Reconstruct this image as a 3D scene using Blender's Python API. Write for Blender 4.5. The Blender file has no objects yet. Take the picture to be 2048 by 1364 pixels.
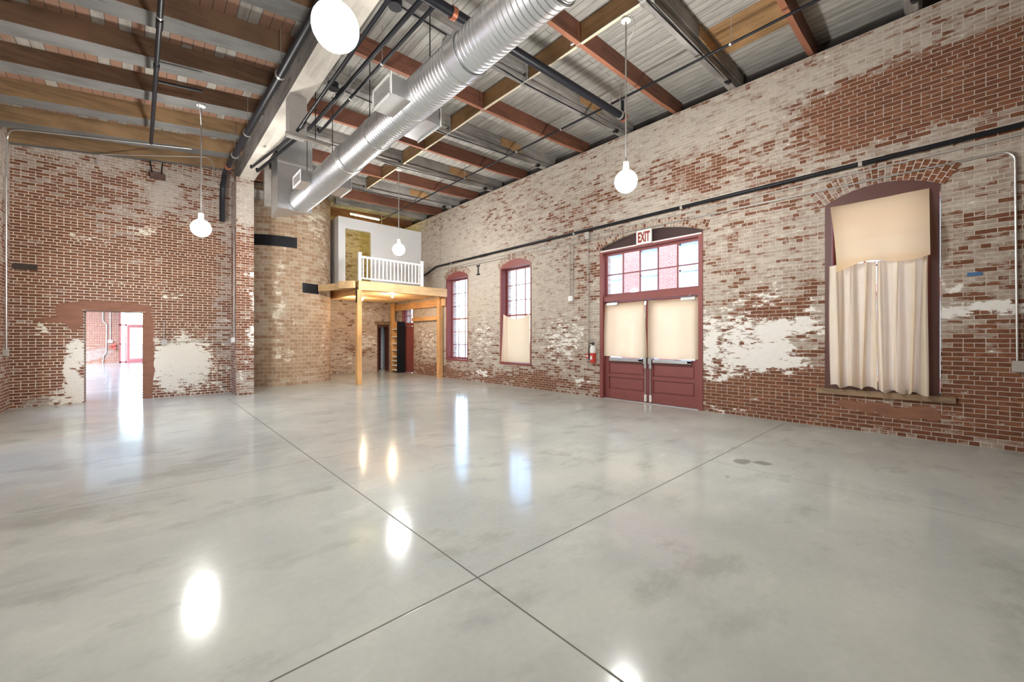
import bpy, bmesh, math, random
from mathutils import Vector, Matrix
random.seed(4)
SC = bpy.context.scene
COL = SC.collection
PI = math.pi

# ------------------------------------------------------------------ camera
F_PX = 804.0
cam = bpy.data.cameras.new('camera')
cam.sensor_width = 36.0
cam.lens = 36.0 * F_PX / 2048.0
cam.shift_y = -5.0 / 2048.0
cam.clip_start = 0.05
cam.clip_end = 300
co = bpy.data.objects.new('camera', cam)
co.location = (0, 0, 1.55)
co.rotation_euler = (PI / 2, 0, -math.radians(42.4))
COL.objects.link(co)
SC.camera = co

# ------------------------------------------------------------------ world, exposure
SKY_STRENGTH = 2.5
LAMP = 370.0
SC.view_settings.view_transform = 'Standard'
SC.view_settings.look = 'None'
SC.view_settings.exposure = 0.0
SC.view_settings.gamma = 1.0
SC.view_settings.use_curve_mapping = False
w = bpy.data.worlds.new('sky')
SC.world = w
w.use_nodes = True
wt = w.node_tree
wt.nodes.clear()
sky = wt.nodes.new('ShaderNodeTexSky')
sky.sky_type = 'NISHITA'
sky.sun_disc = False
sky.sun_elevation = math.radians(48)
sky.sun_rotation = math.radians(200)
sky.air_density = 1.0
sky.dust_density = 1.2
bg = wt.nodes.new('ShaderNodeBackground')
bg.inputs['Strength'].default_value = SKY_STRENGTH
wo = wt.nodes.new('ShaderNodeOutputWorld')
wt.links.new(sky.outputs[0], bg.inputs[0])
wt.links.new(bg.outputs[0], wo.inputs[0])
SC.cycles.use_denoising = True
SC.cycles.max_bounces = 7
SC.cycles.use_adaptive_sampling = True
SC.cycles.adaptive_threshold = 0.02
SC.cycles.diffuse_bounces = 5
SC.cycles.glossy_bounces = 4
SC.cycles.transmission_bounces = 6
SC.cycles.transparent_max_bounces = 12
SC.cycles.sample_clamp_indirect = 8.0
SC.cycles.caustics_reflective = False
SC.cycles.caustics_refractive = False

# ------------------------------------------------------------------ node helper
class NB:
    def __init__(self, name):
        self.m = bpy.data.materials.new(name)
        self.m.use_nodes = True
        self.t = self.m.node_tree
        self.t.nodes.clear()
        self.out = self.t.nodes.new('ShaderNodeOutputMaterial')

    def link(self, v, sock):
        if isinstance(v, bpy.types.NodeSocket):
            self.t.links.new(v, sock)
        elif v is not None:
            if isinstance(v, (tuple, list)) and sock.type == 'RGBA' and len(v) == 3:
                v = (*v, 1)
            sock.default_value = v

    def node(self, typ, ins=None, **attrs):
        n = self.t.nodes.new(typ)
        for k, v in attrs.items():
            setattr(n, k, v)
        for k, v in (ins or {}).items():
            self.link(v, n.inputs[k])
        return n

    def m_(self, op, a, b=None, c=None, clamp=False):
        n = self.node('ShaderNodeMath', operation=op, use_clamp=clamp)
        for i, v in enumerate((a, b, c)):
            if v is not None:
                self.link(v, n.inputs[i])
        return n.outputs[0]

    def v_(self, op, a, b=None, scale=None):
        n = self.node('ShaderNodeVectorMath', operation=op)
        self.link(a, n.inputs[0])
        if b is not None:
            self.link(b, n.inputs[1])
        if scale is not None:
            self.link(scale, n.inputs['Scale'])
        return n.outputs['Value'] if op in ('LENGTH', 'DISTANCE', 'DOT_PRODUCT') else n.outputs[0]

    def mix(self, f, a, b, mode='MIX'):
        n = self.node('ShaderNodeMix', data_type='RGBA', blend_type=mode)
        self.link(f, n.inputs[0])
        self.link(a, n.inputs[6])
        self.link(b, n.inputs[7])
        return n.outputs[2]

    def fmix(self, f, a, b):
        n = self.node('ShaderNodeMix', data_type='FLOAT')
        self.link(f, n.inputs[0])
        self.link(a, n.inputs[2])
        self.link(b, n.inputs[3])
        return n.outputs[0]

    def smooth(self, v, a, b):
        n = self.node('ShaderNodeMapRange', {'Value': v, 'From Min': a, 'From Max': b, 'To Min': 0.0, 'To Max': 1.0}, interpolation_type='SMOOTHSTEP')
        return n.outputs[0]

    def noise(self, vec, scale, detail=3.0, rough=0.55, color=False):
        n = self.node('ShaderNodeTexNoise', {'Vector': vec, 'Scale': scale, 'Detail': detail, 'Roughness': rough})
        return n.outputs['Color' if color else 'Fac']

    def sep(self, v):
        return self.node('ShaderNodeSeparateXYZ', {0: v}).outputs

    def comb(self, x=0.0, y=0.0, z=0.0):
        return self.node('ShaderNodeCombineXYZ', {0: x, 1: y, 2: z}).outputs[0]

    def pos(self):
        return self.node('ShaderNodeNewGeometry').outputs['Position']

    def objco(self):
        return self.node('ShaderNodeTexCoord').outputs['Object']

    def bump(self, h, strength=0.3, dist=0.01):
        return self.node('ShaderNodeBump', {'Height': h, 'Strength': strength, 'Distance': dist}).outputs[0]

    def pbsdf(self, color, rough=0.6, metal=0.0, normal=None, **kw):
        ins = {'Base Color': color, 'Roughness': rough, 'Metallic': metal}
        n = self.node('ShaderNodeBsdfPrincipled', ins)
        if normal is not None:
            self.link(normal, n.inputs['Normal'])
        for k, v in kw.items():
            self.link(v, n.inputs[k.replace('_', ' ')])
        self.t.links.new(n.outputs[0], self.out.inputs[0])
        return self.m

def plain(name, color, rough=0.6, metal=0.0, var=0.12, scale=6.0, bump=0.0, spec=0.5):
    b = NB(name)
    n = b.noise(b.objco(), scale, 4)
    f = b.m_('MULTIPLY_ADD', n, 2 * var, 1 - var)
    c = b.v_('SCALE', tuple(color), scale=f)
    return b.pbsdf(c, rough, metal, b.bump(n, bump, 0.01) if bump else None, Specular_IOR_Level=spec)

def wood(name, color, axis, rough=0.65, dark=0.55, scale=1.0, knots=True):
    """timber with grain running along world axis x / y / z"""
    b = NB(name)
    s = {'x': (0.8, 9, 9), 'y': (9, 0.8, 9), 'z': (9, 9, 0.8)}[axis]
    v = b.v_('MULTIPLY', b.pos(), tuple(k * scale for k in s))
    n = b.noise(v, 1.6, 5, 0.65)
    n2 = b.noise(b.pos(), 1.1, 3)
    d = tuple(c * dark for c in color)
    c = b.mix(b.smooth(n, 0.35, 0.68), d, color)
    c = b.mix(b.smooth(n2, 0.4, 0.75), c, tuple(min(1, k * 1.25) for k in color))
    if knots:
        vo = b.node('ShaderNodeTexVoronoi', {'Vector': b.v_('MULTIPLY', b.pos(), tuple(0.8 if k < 2 else 2.2 for k in s)), 'Scale': 1.0}).outputs['Distance']
        c = b.mix(b.smooth(vo, 0.1, 0.03), c, tuple(k * 0.3 for k in color))
    return b.pbsdf(c, rough, 0, b.bump(n, 0.15, 0.01))

def wall_uv(b):
    """2-D coordinates on any vertical face: horizontal run, height"""
    g = b.node('ShaderNodeNewGeometry')
    p = b.sep(g.outputs['Position'])
    n = b.sep(g.outputs['True Normal'])
    k = b.m_('GREATER_THAN', b.m_('ABSOLUTE', n[0]), 0.5)
    flat = b.m_('GREATER_THAN', b.m_('ABSOLUTE', n[2]), 0.7)
    u = b.fmix(k, p[0], p[1])
    v = b.fmix(flat, p[2], p[1])
    return u, v, g.outputs['Position']

def blobs(b, uv, items, hi=1.15, lo=0.75):
    """sum of soft-edged stains (u, v, ru, rv, weight)"""
    tot = None
    for (u, v, ru, rv, wt_) in items:
        q = b.v_('MULTIPLY', b.v_('SUBTRACT', uv, (u, v, 0)), (1 / ru, 1 / rv, 0))
        f = b.m_('MULTIPLY', b.smooth(b.v_('LENGTH', q), hi, lo), wt_)
        tot = f if tot is None else b.m_('ADD', tot, f)
    return tot if tot is not None else 0.0

def brick_mat(name, base=0.5, ash=(), paint=(), bare=(), brick_a=(0.178, 0.072, 0.038), brick_b=(0.275, 0.115, 0.060),
              mortar=(0.60, 0.52, 0.45), wash=(0.50, 0.455, 0.40), white=(0.80, 0.775, 0.73), low_red=0.0, smear=(), noise_amp=1.0,
              bw=0.215, rh=0.0675, msize=0.006, uvmap=False):
    """old brickwork: brick + mortar, worn limewash over it, patches of white paint, smears of brick-coloured render"""
    b = NB(name)
    if uvmap:
        uv0 = b.node('ShaderNodeTexCoord').outputs['UV']
        pos = b.pos()
    else:
        u, v, pos = wall_uv(b)
        uv0 = b.comb(u, v, 0)
    wob = b.v_('SUBTRACT', b.noise(pos, 5.0, 3, color=True), (0.5, 0.5, 0.5))
    uvb = b.v_('ADD', uv0, b.v_('MULTIPLY', wob, (0.012, 0.010, 0)))
    br = b.node('ShaderNodeTexBrick', {'Vector': uvb, 'Color1': (0, 0, 0), 'Color2': (1, 1, 1), 'Mortar': (0.5, 0.5, 0.5), 'Scale': 1.0,
                'Mortar Size': msize, 'Mortar Smooth': 0.25, 'Bias': 0.0, 'Brick Width': bw, 'Row Height': rh},
                offset=0.5, squash=0.5 if not uvmap else 1.0, squash_frequency=7 if not uvmap else 1)
    rnd = b.sep(br.outputs['Color'])[0]
    mort = br.outputs['Fac']
    uvw = b.v_('ADD', uv0, b.v_('MULTIPLY', b.v_('SUBTRACT', b.noise(pos, 1.7, 4, color=True), (0.5, 0.5, 0.5)), (0.9, 0.6, 0)))
    big = b.noise(pos, 0.55, 3, 0.6)
    mid = b.noise(b.v_('MULTIPLY', uv0, (3.2, 9.0, 0)), 1.0, 4, 0.65)
    fine = b.noise(b.v_('MULTIPLY', uv0, (9.0, 24.0, 0)), 1.0, 4, 0.7)
    # brick body
    bc = b.mix(rnd, brick_a, brick_b)
    bc = b.mix(b.smooth(fine, 0.35, 0.75), bc, tuple(k * 0.55 for k in brick_a))
    mc = b.v_('SCALE', mortar, scale=b.m_('MULTIPLY_ADD', fine, 0.5, 0.72))
    c = b.mix(mort, bc, mc)
    # limewash mask
    m = b.m_('ADD', base, blobs(b, uvw, list(ash) + [(a, d, e, f, -g) for (a, d, e, f, g) in bare], 1.45, 0.25))
    m = b.m_('ADD', m, b.m_('MULTIPLY', b.m_('SUBTRACT', big, 0.5), 0.9 * noise_amp))
    m = b.m_('ADD', m, b.m_('MULTIPLY', b.m_('SUBTRACT', mid, 0.5), 1.2))
    m = b.m_('ADD', m, b.m_('MULTIPLY', b.m_('SUBTRACT', rnd, 0.5), 0.62))
    m = b.m_('ADD', m, b.m_('MULTIPLY', b.m_('SUBTRACT', fine, 0.5), 1.0))
    m = b.m_('ADD', m, b.m_('MULTIPLY', mort, 0.12))
    wmask = b.smooth(m, 0.44, 0.60)
    wc = b.v_('SCALE', wash, scale=b.m_('ADD', b.m_('MULTIPLY_ADD', fine, 0.55, 0.55), b.m_('MULTIPLY', mid, 0.34)))
    wc = b.mix(b.m_('MULTIPLY', b.m_('ADD', b.m_('MULTIPLY', b.smooth(m, 1.15, 0.5), 0.5), b.m_('MULTIPLY', rnd, 0.16)), b.m_('SUBTRACT', 1.0, mort)), wc, tuple(0.55 * k + 0.12 * q for k, q in zip(brick_b, wash)))
    wc = b.mix(b.m_('MULTIPLY', mort, b.m_('MULTIPLY', b.smooth(b.noise(pos, 1.3, 4), 0.62, 0.42), 0.72)), wc, tuple(min(1, k * 1.18) for k in wash))
    c = b.mix(b.m_('MULTIPLY', wmask, 0.93), c, wc)
    # white paint
    if paint:
        p = b.m_('ADD', blobs(b, uvw, paint, 1.4, 0.35), b.m_('MULTIPLY', b.m_('SUBTRACT', mid, 0.5), 1.5))
        p = b.m_('ADD', p, b.m_('ADD', b.m_('MULTIPLY', b.m_('SUBTRACT', fine, 0.5), 1.7), b.m_('MULTIPLY', b.m_('SUBTRACT', rnd, 0.5), 0.3)))
        pm = b.smooth(p, 0.42, 0.62)
        c = b.mix(pm, c, b.v_('SCALE', white, scale=b.m_('MULTIPLY_ADD', fine, 0.2, 0.88)))
    else:
        pm = 0.0
    if smear:
        s = b.m_('ADD', blobs(b, uvw if len(smear) < 3 else b.v_('ADD', uv0, b.v_('MULTIPLY', wob, (0.12, 0.05, 0))), smear), b.m_('MULTIPLY', b.m_('SUBTRACT', fine, 0.5), 0.3))
        sm = b.smooth(s, 0.4, 0.6)
        c = b.mix(sm, c, b.v_('SCALE', (0.25, 0.118, 0.075), scale=b.m_('MULTIPLY_ADD', mid, 0.7, 0.65)))
    h = b.m_('SUBTRACT', b.m_('MULTIPLY', fine, 0.35), b.m_('MULTIPLY', mort, b.fmix(wmask, 1.0, 0.6)))
    return b.pbsdf(c, 0.88, 0, b.bump(h, 0.55, 0.012), Specular_IOR_Level=0.25)

# ------------------------------------------------------------------ materials
RED = plain('red_paint', (0.23, 0.062, 0.055), 0.45, 0, 0.12, 3)
RED_DARK = plain('dark_red_paint', (0.10, 0.038, 0.031), 0.5, 0, 0.1, 3)
BLACK = plain('black_paint', (0.012, 0.0125, 0.016), 0.42, 0, 0.2, spec=0.22)
STEEL = plain('brushed_steel', (0.62, 0.62, 0.61), 0.28, 1.0, 0.06)
GALV = plain('galvanized_sheet', (0.58, 0.59, 0.60), 0.32, 0.9, 0.10, 4, 0.03)
CONDUIT = plain('conduit_metal', (0.58, 0.57, 0.55), 0.35, 0.8, 0.1)
OLDCON = plain('painted_conduit', (0.42, 0.39, 0.35), 0.6, 0.1, 0.15)
WHITE = plain('white_paint', (0.82, 0.82, 0.82), 0.5, 0, 0.04)
WALLWHITE = plain('white_drywall', (0.78, 0.79, 0.80), 0.75, 0, 0.03)
PLASTIC = plain('white_plastic', (0.75, 0.75, 0.73), 0.45, 0, 0.04)
SIGNRED = plain('sign_red', (0.28, 0.035, 0.025), 0.5, 0, 0.05)
SIGNWHITE = plain('sign_white', (0.83, 0.78, 0.74), 0.5, 0, 0.04)
FIRE = plain('fire_red', (0.50, 0.045, 0.035), 0.3, 0, 0.08)
BLUETAPE = plain('blue_tape', (0.05, 0.14, 0.32), 0.6, 0, 0.15)
COPPER = plain('copper_clamp', (0.45, 0.16, 0.09), 0.4, 0.7, 0.2)
PINE = wood('pine', (0.74, 0.50, 0.26), 'x', 0.55, 0.72)
PINEV = wood('pine_upright', (0.66, 0.36, 0.14), 'z', 0.55, 0.7)
PINEY = wood('pine_along', (0.62, 0.34, 0.14), 'y', 0.55, 0.72)
PLY = wood('plywood_blocking', (0.42, 0.245, 0.11), 'y', 0.65, 0.65)
PLYPALE = wood('sawn_edge', (0.72, 0.60, 0.40), 'y', 0.6, 0.9, knots=False)
BROWN = wood('brown_joist_timber', (0.165, 0.096, 0.056), 'x', 0.75, 0.62)
GOLDBROWN = wood('golden_brown_joist_timber', (0.25, 0.155, 0.075), 'x', 0.75, 0.62)
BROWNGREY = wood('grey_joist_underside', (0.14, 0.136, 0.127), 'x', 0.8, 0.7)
REDWOOD = wood('red_rafter_timber', (0.185, 0.072, 0.042), 'x', 0.7, 0.6)
REDLIT = wood('red_rafter_lit_underside', (0.36, 0.145, 0.082), 'x', 0.7, 0.8, knots=False)  # rafter red lightened underneath; light from below put into the colour
GREYWOOD = wood('grey_weathered_timber', (0.30, 0.28, 0.26), 'x', 0.85, 0.5)
GREYWOODV = wood('grey_timber_upright', (0.34, 0.31, 0.28), 'z', 0.85, 0.55)
PALEWOOD = wood('whitewashed_timber', (0.58, 0.53, 0.46), 'y', 0.8, 0.75)
BEAMGREY = wood('grey_beam_side', (0.20, 0.185, 0.17), 'y', 0.85, 0.55)
SILLWOOD = wood('old_sill_timber', (0.30, 0.20, 0.12), 'y', 0.8, 0.55)

def deck_mat(name, c1, c2, extra=None):
    b = NB(name)
    p = b.sep(b.pos())
    v = b.comb(p[1], p[0], 0)
    br = b.node('ShaderNodeTexBrick', {'Vector': v, 'Color1': (0, 0, 0), 'Color2': (1, 1, 1), 'Mortar': (0.5, 0.5, 0.5), 'Scale': 1.0,
                'Mortar Size': 0.004, 'Mortar Smooth': 0.1, 'Bias': 0.0, 'Brick Width': 2.9, 'Row Height': 0.15}, offset=0.37)
    rnd = b.sep(br.outputs['Color'])[0]
    n = b.noise(b.v_('MULTIPLY', b.pos(), (7, 0.9, 1)), 1.3, 5, 0.65)
    n2 = b.noise(b.pos(), 0.9, 4)
    c = b.mix(b.smooth(n, 0.3, 0.72), c2, c1)
    c = b.mix(b.m_('MULTIPLY', rnd, 0.35), c, tuple(k * 0.6 for k in c1))
    c = b.mix(b.m_('MULTIPLY', b.smooth(n2, 0.52, 0.72), 0.4), c, c2)
    if extra:
        c = b.mix(b.smooth(b.m_('ADD', b.m_('MULTIPLY', rnd, 0.6), b.m_('MULTIPLY', n2, 0.5)), 0.42, 0.5), c, extra)
    c = b.mix(br.outputs['Fac'], c, (0.03, 0.027, 0.025))
    return b.pbsdf(c, 0.85, 0, b.bump(b.m_('SUBTRACT', b.m_('MULTIPLY', n, 0.3), br.outputs['Fac']), 0.4, 0.01))
DECK = deck_mat('whitewashed_roof_boards', (0.54, 0.515, 0.465), (0.30, 0.285, 0.26))
DECKL = deck_mat('worn_roof_boards', (0.36, 0.33, 0.285), (0.22, 0.195, 0.165), (0.23, 0.125, 0.08))

def floor_mat():
    b = NB('polished_concrete')
    P = b.pos()
    p = b.sep(P)
    n1 = b.noise(P, 0.55, 5, 0.6)
    st = b.v_('MULTIPLY', P, (0.8, 1.5, 1))
    n2 = b.noise(st, 1.2, 6, 0.62)
    n3 = b.noise(P, 22, 4, 0.6)
    c = b.mix(b.smooth(n1, 0.3, 0.7), (0.385, 0.405, 0.385), (0.485, 0.50, 0.465))
    c = b.mix(b.m_('MULTIPLY', b.smooth(n2, 0.53, 0.72), 0.55), c, (0.29, 0.305, 0.29))
    c = b.mix(b.m_('MULTIPLY', b.smooth(n2, 0.45, 0.28), 0.45), c, (0.58, 0.585, 0.54))
    c = b.v_('SCALE', c, scale=b.m_('MULTIPLY_ADD', n3, 0.16, 0.92))
    n5 = b.noise(b.v_('MULTIPLY', P, (1.0, 1.6, 1)), 0.8, 6, 0.7)
    c = b.mix(b.m_('MULTIPLY', b.smooth(b.m_('ADD', n5, blobs(b, b.comb(p[0], p[1], 0), [(2.9, 1.0, 1.3, 0.7, 0.035), (0.5, 6.5, 1.5, 1.0, 0.06), (-0.6, 4.5, 0.8, 1.5, 0.05)], 1.5, 0.2)), 0.55, 0.68), 0.5), c, (0.275, 0.285, 0.255))
    # small dark specks
    vo = b.node('ShaderNodeTexVoronoi', {'Vector': P, 'Scale': 1.5}).outputs['Distance']
    c = b.mix(b.m_('MULTIPLY', b.smooth(vo, 0.022, 0.012), 0.7), c, (0.14, 0.13, 0.12))
    # dark spill and little scuffs
    uv = b.comb(p[0], p[1], 0)
    uvw = b.v_('ADD', uv, b.v_('MULTIPLY', b.v_('SUBTRACT', b.noise(P, 6, 3, color=True), (0.5, 0.5, 0.5)), (0.13, 0.13, 0)))
    c = b.mix(b.m_('MULTIPLY', blobs(b, uvw, [(5.56, 1.78, 0.13, 0.10, 1.0), (5.66, 1.60, 0.10, 0.09, 1.0)]), 0.75), c, (0.17, 0.17, 0.155))
    c = b.mix(b.m_('MULTIPLY', blobs(b, uvw, [(0.245, 2.05, 0.03, 0.04, 1.0), (0.10, 2.02, 0.03, 0.015, 0.7), (4.83, 1.70, 0.05, 0.02, .8)]), 0.5), c, (0.15, 0.15, 0.14))
    # orange chalk mark
    c = b.mix(b.m_('MULTIPLY', blobs(b, uv, [(-1.02, 9.57, 0.085, 0.012, 1.0)]), 0.8), c, (0.6, 0.16, 0.04))
    # saw-cut control joints
    def line(coord, at, w=0.0055):
        return b.smooth(b.m_('ABSOLUTE', b.m_('SUBTRACT', coord, at)), w * 1.5, w * 0.6)
    j = line(p[0], 1.592)
    for at, w_ in ((2.076, 0.0055), (5.5, 0.0045), (8.9, 0.003), (-1.35, 0.005), (17.0, 0.006), (25.0, 0.008)):
        j = b.m_('MAXIMUM', j, line(p[1], at, w_))
    j = b.m_('MAXIMUM', j, line(p[0], 5.3, 0.003))
    c = b.mix(b.m_('MULTIPLY', j, 0.9), c, (0.075, 0.07, 0.06))
    r = b.m_('ADD', b.m_('MULTIPLY_ADD', n2, 0.16, 0.05), b.m_('MULTIPLY', j, 0.4))
    h = b.m_('SUBTRACT', b.m_('MULTIPLY', n2, 0.06), j)
    return b.pbsdf(c, r, 0, b.bump(h, 0.10, 0.01), Specular_IOR_Level=0.17)
FLOOR = floor_mat()

def cloth_mat(name, color, trans=0.5, through=None):
    b = NB(name)
    n = b.noise(b.v_('MULTIPLY', b.pos(), (1, 1, 1)), 3.0, 4)
    wv = b.noise(b.v_('MULTIPLY', b.pos(), (60, 60, 160)), 1.0, 2)
    c = b.v_('SCALE', color, scale=b.m_('ADD', b.m_('MULTIPLY_ADD', n, 0.25, 0.80), b.m_('MULTIPLY', wv, 0.12)))
    d = b.node('ShaderNodeBsdfDiffuse', {'Color': c})
    t = b.node('ShaderNodeBsdfTranslucent', {'Color': through or c})
    mx = b.node('ShaderNodeMixShader', {0: trans, 1: d.outputs[0], 2: t.outputs[0]})
    b.t.links.new(mx.outputs[0], b.out.inputs[0])
    return b.m
CLOTH = cloth_mat('cream_canvas', (0.78, 0.65, 0.46), 0.60, (0.97, 0.74, 0.44))
CLOTHG = cloth_mat('golden_canvas', (0.82, 0.66, 0.42), 0.72, (1.0, 0.79, 0.44))
CLOTHW = cloth_mat('pale_linen', (0.76, 0.67, 0.52), 0.42, (0.92, 0.78, 0.56))

def glass_mat():
    b = NB('window_glass')
    t = b.node('ShaderNodeBsdfTransparent', {'Color': (0.93, 0.95, 0.96)})
    g = b.node('ShaderNodeBsdfGlossy', {'Roughness': 0.02, 'Color': (1, 1, 1)})
    ge = b.node('ShaderNodeNewGeometry')
    cs = b.m_('ABSOLUTE', b.v_('DOT_PRODUCT', ge.outputs['Normal'], ge.outputs['Incoming']))
    fr = b.m_('MULTIPLY_ADD', b.m_('POWER', b.m_('SUBTRACT', 1.0, cs), 5.0), 0.9, 0.04)
    mx = b.node('ShaderNodeMixShader', {0: fr, 1: t.outputs[0], 2: g.outputs[0]})
    b.t.links.new(mx.outputs[0], b.out.inputs[0])
    return b.m
GLASS = glass_mat()

def emit(name, color, strength):
    b = NB(name)
    e = b.node('ShaderNodeEmission', {'Color': color, 'Strength': strength})
    b.t.links.new(e.outputs[0], b.out.inputs[0])
    return b.m
GLOBE = emit('lit_globe', (1.0, 0.985, 0.945), LAMP)
BULB = emit('lit_bulb', (1.0, 0.76, 0.48), 1600.0)
YFILL = emit('added_yellow_fill', (1.0, 0.86, 0.22), 700.0)
TUBE = emit('lit_tube', (1.0, 0.86, 0.30), 70.0)

# ------------------------------------------------------------------ mesh helpers
class MB:
    def __init__(self):
        self.bm = bmesh.new()
        self.slot = 0

    def face(self, vs):
        try:
            f = self.bm.faces.new(vs)
            f.material_index = self.slot
            return f
        except ValueError:
            return None

    def box(self, x0, x1, y0, y1, z0, z1, slots=None):
        v = [self.bm.verts.new(p) for p in ((x0, y0, z0), (x1, y0, z0), (x1, y1, z0), (x0, y1, z0), (x0, y0, z1), (x1, y0, z1), (x1, y1, z1), (x0, y1, z1))]
        s = slots or {}
        for nm, idx in (('bottom', (0, 3, 2, 1)), ('top', (4, 5, 6, 7)), ('front', (0, 1, 5, 4)), ('right', (1, 2, 6, 5)), ('back', (2, 3, 7, 6)), ('left', (3, 0, 4, 7))):
            f = self.face([v[i] for i in idx])
            if nm in s:
                f.material_index = s[nm]
        return self

    def hexa(self, pts, slots=None):
        """8 points in the order of box()"""
        v = [self.bm.verts.new(p) for p in pts]
        s = slots or {}
        for nm, idx in (('bottom', (0, 3, 2, 1)), ('top', (4, 5, 6, 7)), ('front', (0, 1, 5, 4)), ('right', (1, 2, 6, 5)), ('back', (2, 3, 7, 6)), ('left', (3, 0, 4, 7))):
            f = self.face([v[i] for i in idx])
            if nm in s:
                f.material_index = s[nm]
        return self

    def beam(self, a, b, w, h, up=(0, 0, 1)):
        """rectangular bar from a to b, w across, h along up"""
        a, b = Vector(a), Vector(b)
        d = (b - a).normalized()
        s = d.cross(Vector(up)).normalized() * (w / 2)
        u = s.cross(d).normalized() * (h / 2)
        r = [[self.bm.verts.new(p + k) for k in (-s - u, s - u, s + u, -s + u)] for p in (a, b)]
        for i in range(4):
            j = (i + 1) % 4
            self.face([r[0][i], r[0][j], r[1][j], r[1][i]])
        self.face(r[0][::-1])
        self.face(r[1])
        return self

    def tube(self, pts, r, n=10, cap=True):
        pts = [Vector(p) for p in pts]
        rs = r if isinstance(r, (list, tuple)) else [r] * len(pts)
        rings = []
        ref = None
        for i, p in enumerate(pts):
            if i == 0:
                d = pts[1] - p
            elif i == len(pts) - 1:
                d = p - pts[i - 1]
            else:
                d = (pts[i + 1] - p).normalized() + (p - pts[i - 1]).normalized()
            d.normalize()
            if ref is None:
                ref = Vector((0, 0, 1)) if abs(d.z) < 0.9 else Vector((1, 0, 0))
            s = d.cross(ref).normalized()
            u = s.cross(d).normalized()
            ref = u
            rings.append([self.bm.verts.new(p + rs[i] * (math.cos(2 * PI * k / n) * s + math.sin(2 * PI * k / n) * u)) for k in range(n)])
        for a, b in zip(rings, rings[1:]):
            for k in range(n):
                self.face([a[k], a[(k + 1) % n], b[(k + 1) % n], b[k]])
        if cap:
            self.face(rings[0][::-1])
            self.face(rings[-1])
        return self

    def lathe(self, prof, center=(0, 0, 0), n=24):
        """profile of (r, z) about a vertical axis"""
        c = Vector(center)
        rings = []
        for r, z in prof:
            if r < 1e-5:
                rings.append([self.bm.verts.new(c + Vector((0, 0, z)))])
            else:
                rings.append([self.bm.verts.new(c + Vector((r * math.cos(2 * PI * k / n), r * math.sin(2 * PI * k / n), z))) for k in range(n)])
        for a, b in zip(rings, rings[1:]):
            for k in range(n):
                j = (k + 1) % n
                if len(a) == 1 and len(b) > 1:
                    self.face([a[0], b[j], b[k]])
                elif len(b) == 1 and len(a) > 1:
                    self.face([a[k], a[j], b[0]])
                elif len(a) > 1:
                    self.face([a[k], a[j], b[j], b[k]])
        return self

    def sphere(self, c, r, n=24):
        return self.lathe([(r * math.sin(PI * i / 16), -r * math.cos(PI * i / 16)) for i in range(17)], c, n)

    def build(self, name, mats, parent=None, smooth=False, bevel=0.0, loc=None):
        bmesh.ops.recalc_face_normals(self.bm, faces=self.bm.faces)
        me = bpy.data.meshes.new(name)
        self.bm.to_mesh(me)
        self.bm.free()
        mats = mats if isinstance(mats, (list, tuple)) else [mats]
        for m in mats:
            me.materials.append(m)
        o = bpy.data.objects.new(name, me)
        COL.objects.link(o)
        if smooth:
            for p in me.polygons:
                p.use_smooth = True
            md = o.modifiers.new('edges', 'EDGE_SPLIT')
            md.split_angle = math.radians(40)
        if bevel:
            bv = o.modifiers.new('bevel', 'BEVEL')
            bv.width = bevel
            bv.segments = 2
            bv.limit_method = 'ANGLE'
        if parent is not None:
            o.parent = parent
            o.matrix_parent_inverse = Matrix.Translation(parent.location).inverted()
        return o

def tag(o, label=None, cat=None, group=None, kind=None):
    if label: o['label'] = label
    if cat: o['category'] = cat
    if group: o['group'] = group
    if kind: o['kind'] = kind
    return o

def empty(name, loc=(0, 0, 0)):
    o = bpy.data.objects.new(name, None)
    o.location = loc
    o.empty_display_size = 0.1
    COL.objects.link(o)
    return o

def struct(o):
    o['kind'] = 'structure'
    return o

def bend(pts, r=0.06, n=5):
    """round the corners of a polyline"""
    pts = [Vector(p) for p in pts]
    out = [pts[0]]
    for a, b, c in zip(pts, pts[1:], pts[2:]):
        d1 = (a - b); d2 = (c - b)
        k = min(r, d1.length * 0.45, d2.length * 0.45)
        p0 = b + d1.normalized() * k
        p1 = b + d2.normalized() * k
        for i in range(n + 1):
            t = i / n
            out.append((1 - t) ** 2 * p0 + 2 * t * (1 - t) * b + t * t * p1)
    out.append(pts[-1])
    return out

def arch_pts(a0, a1, z0, zs, rise, n=14):
    """outline of a segmental-arched opening, in (a, z)"""
    pts = [(a0, z0), (a1, z0), (a1, zs)]
    wd = a1 - a0
    if rise > 0:
        R = (wd * wd / 4 + rise * rise) / (2 * rise)
        cz = zs + rise - R
        half = math.asin(wd / 2 / R)
        for i in range(1, n):
            t = half - 2 * half * i / n
            pts.append(((a0 + a1) / 2 + R * math.sin(t), cz + R * math.cos(t)))
    pts.append((a0, zs))
    return pts

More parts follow.
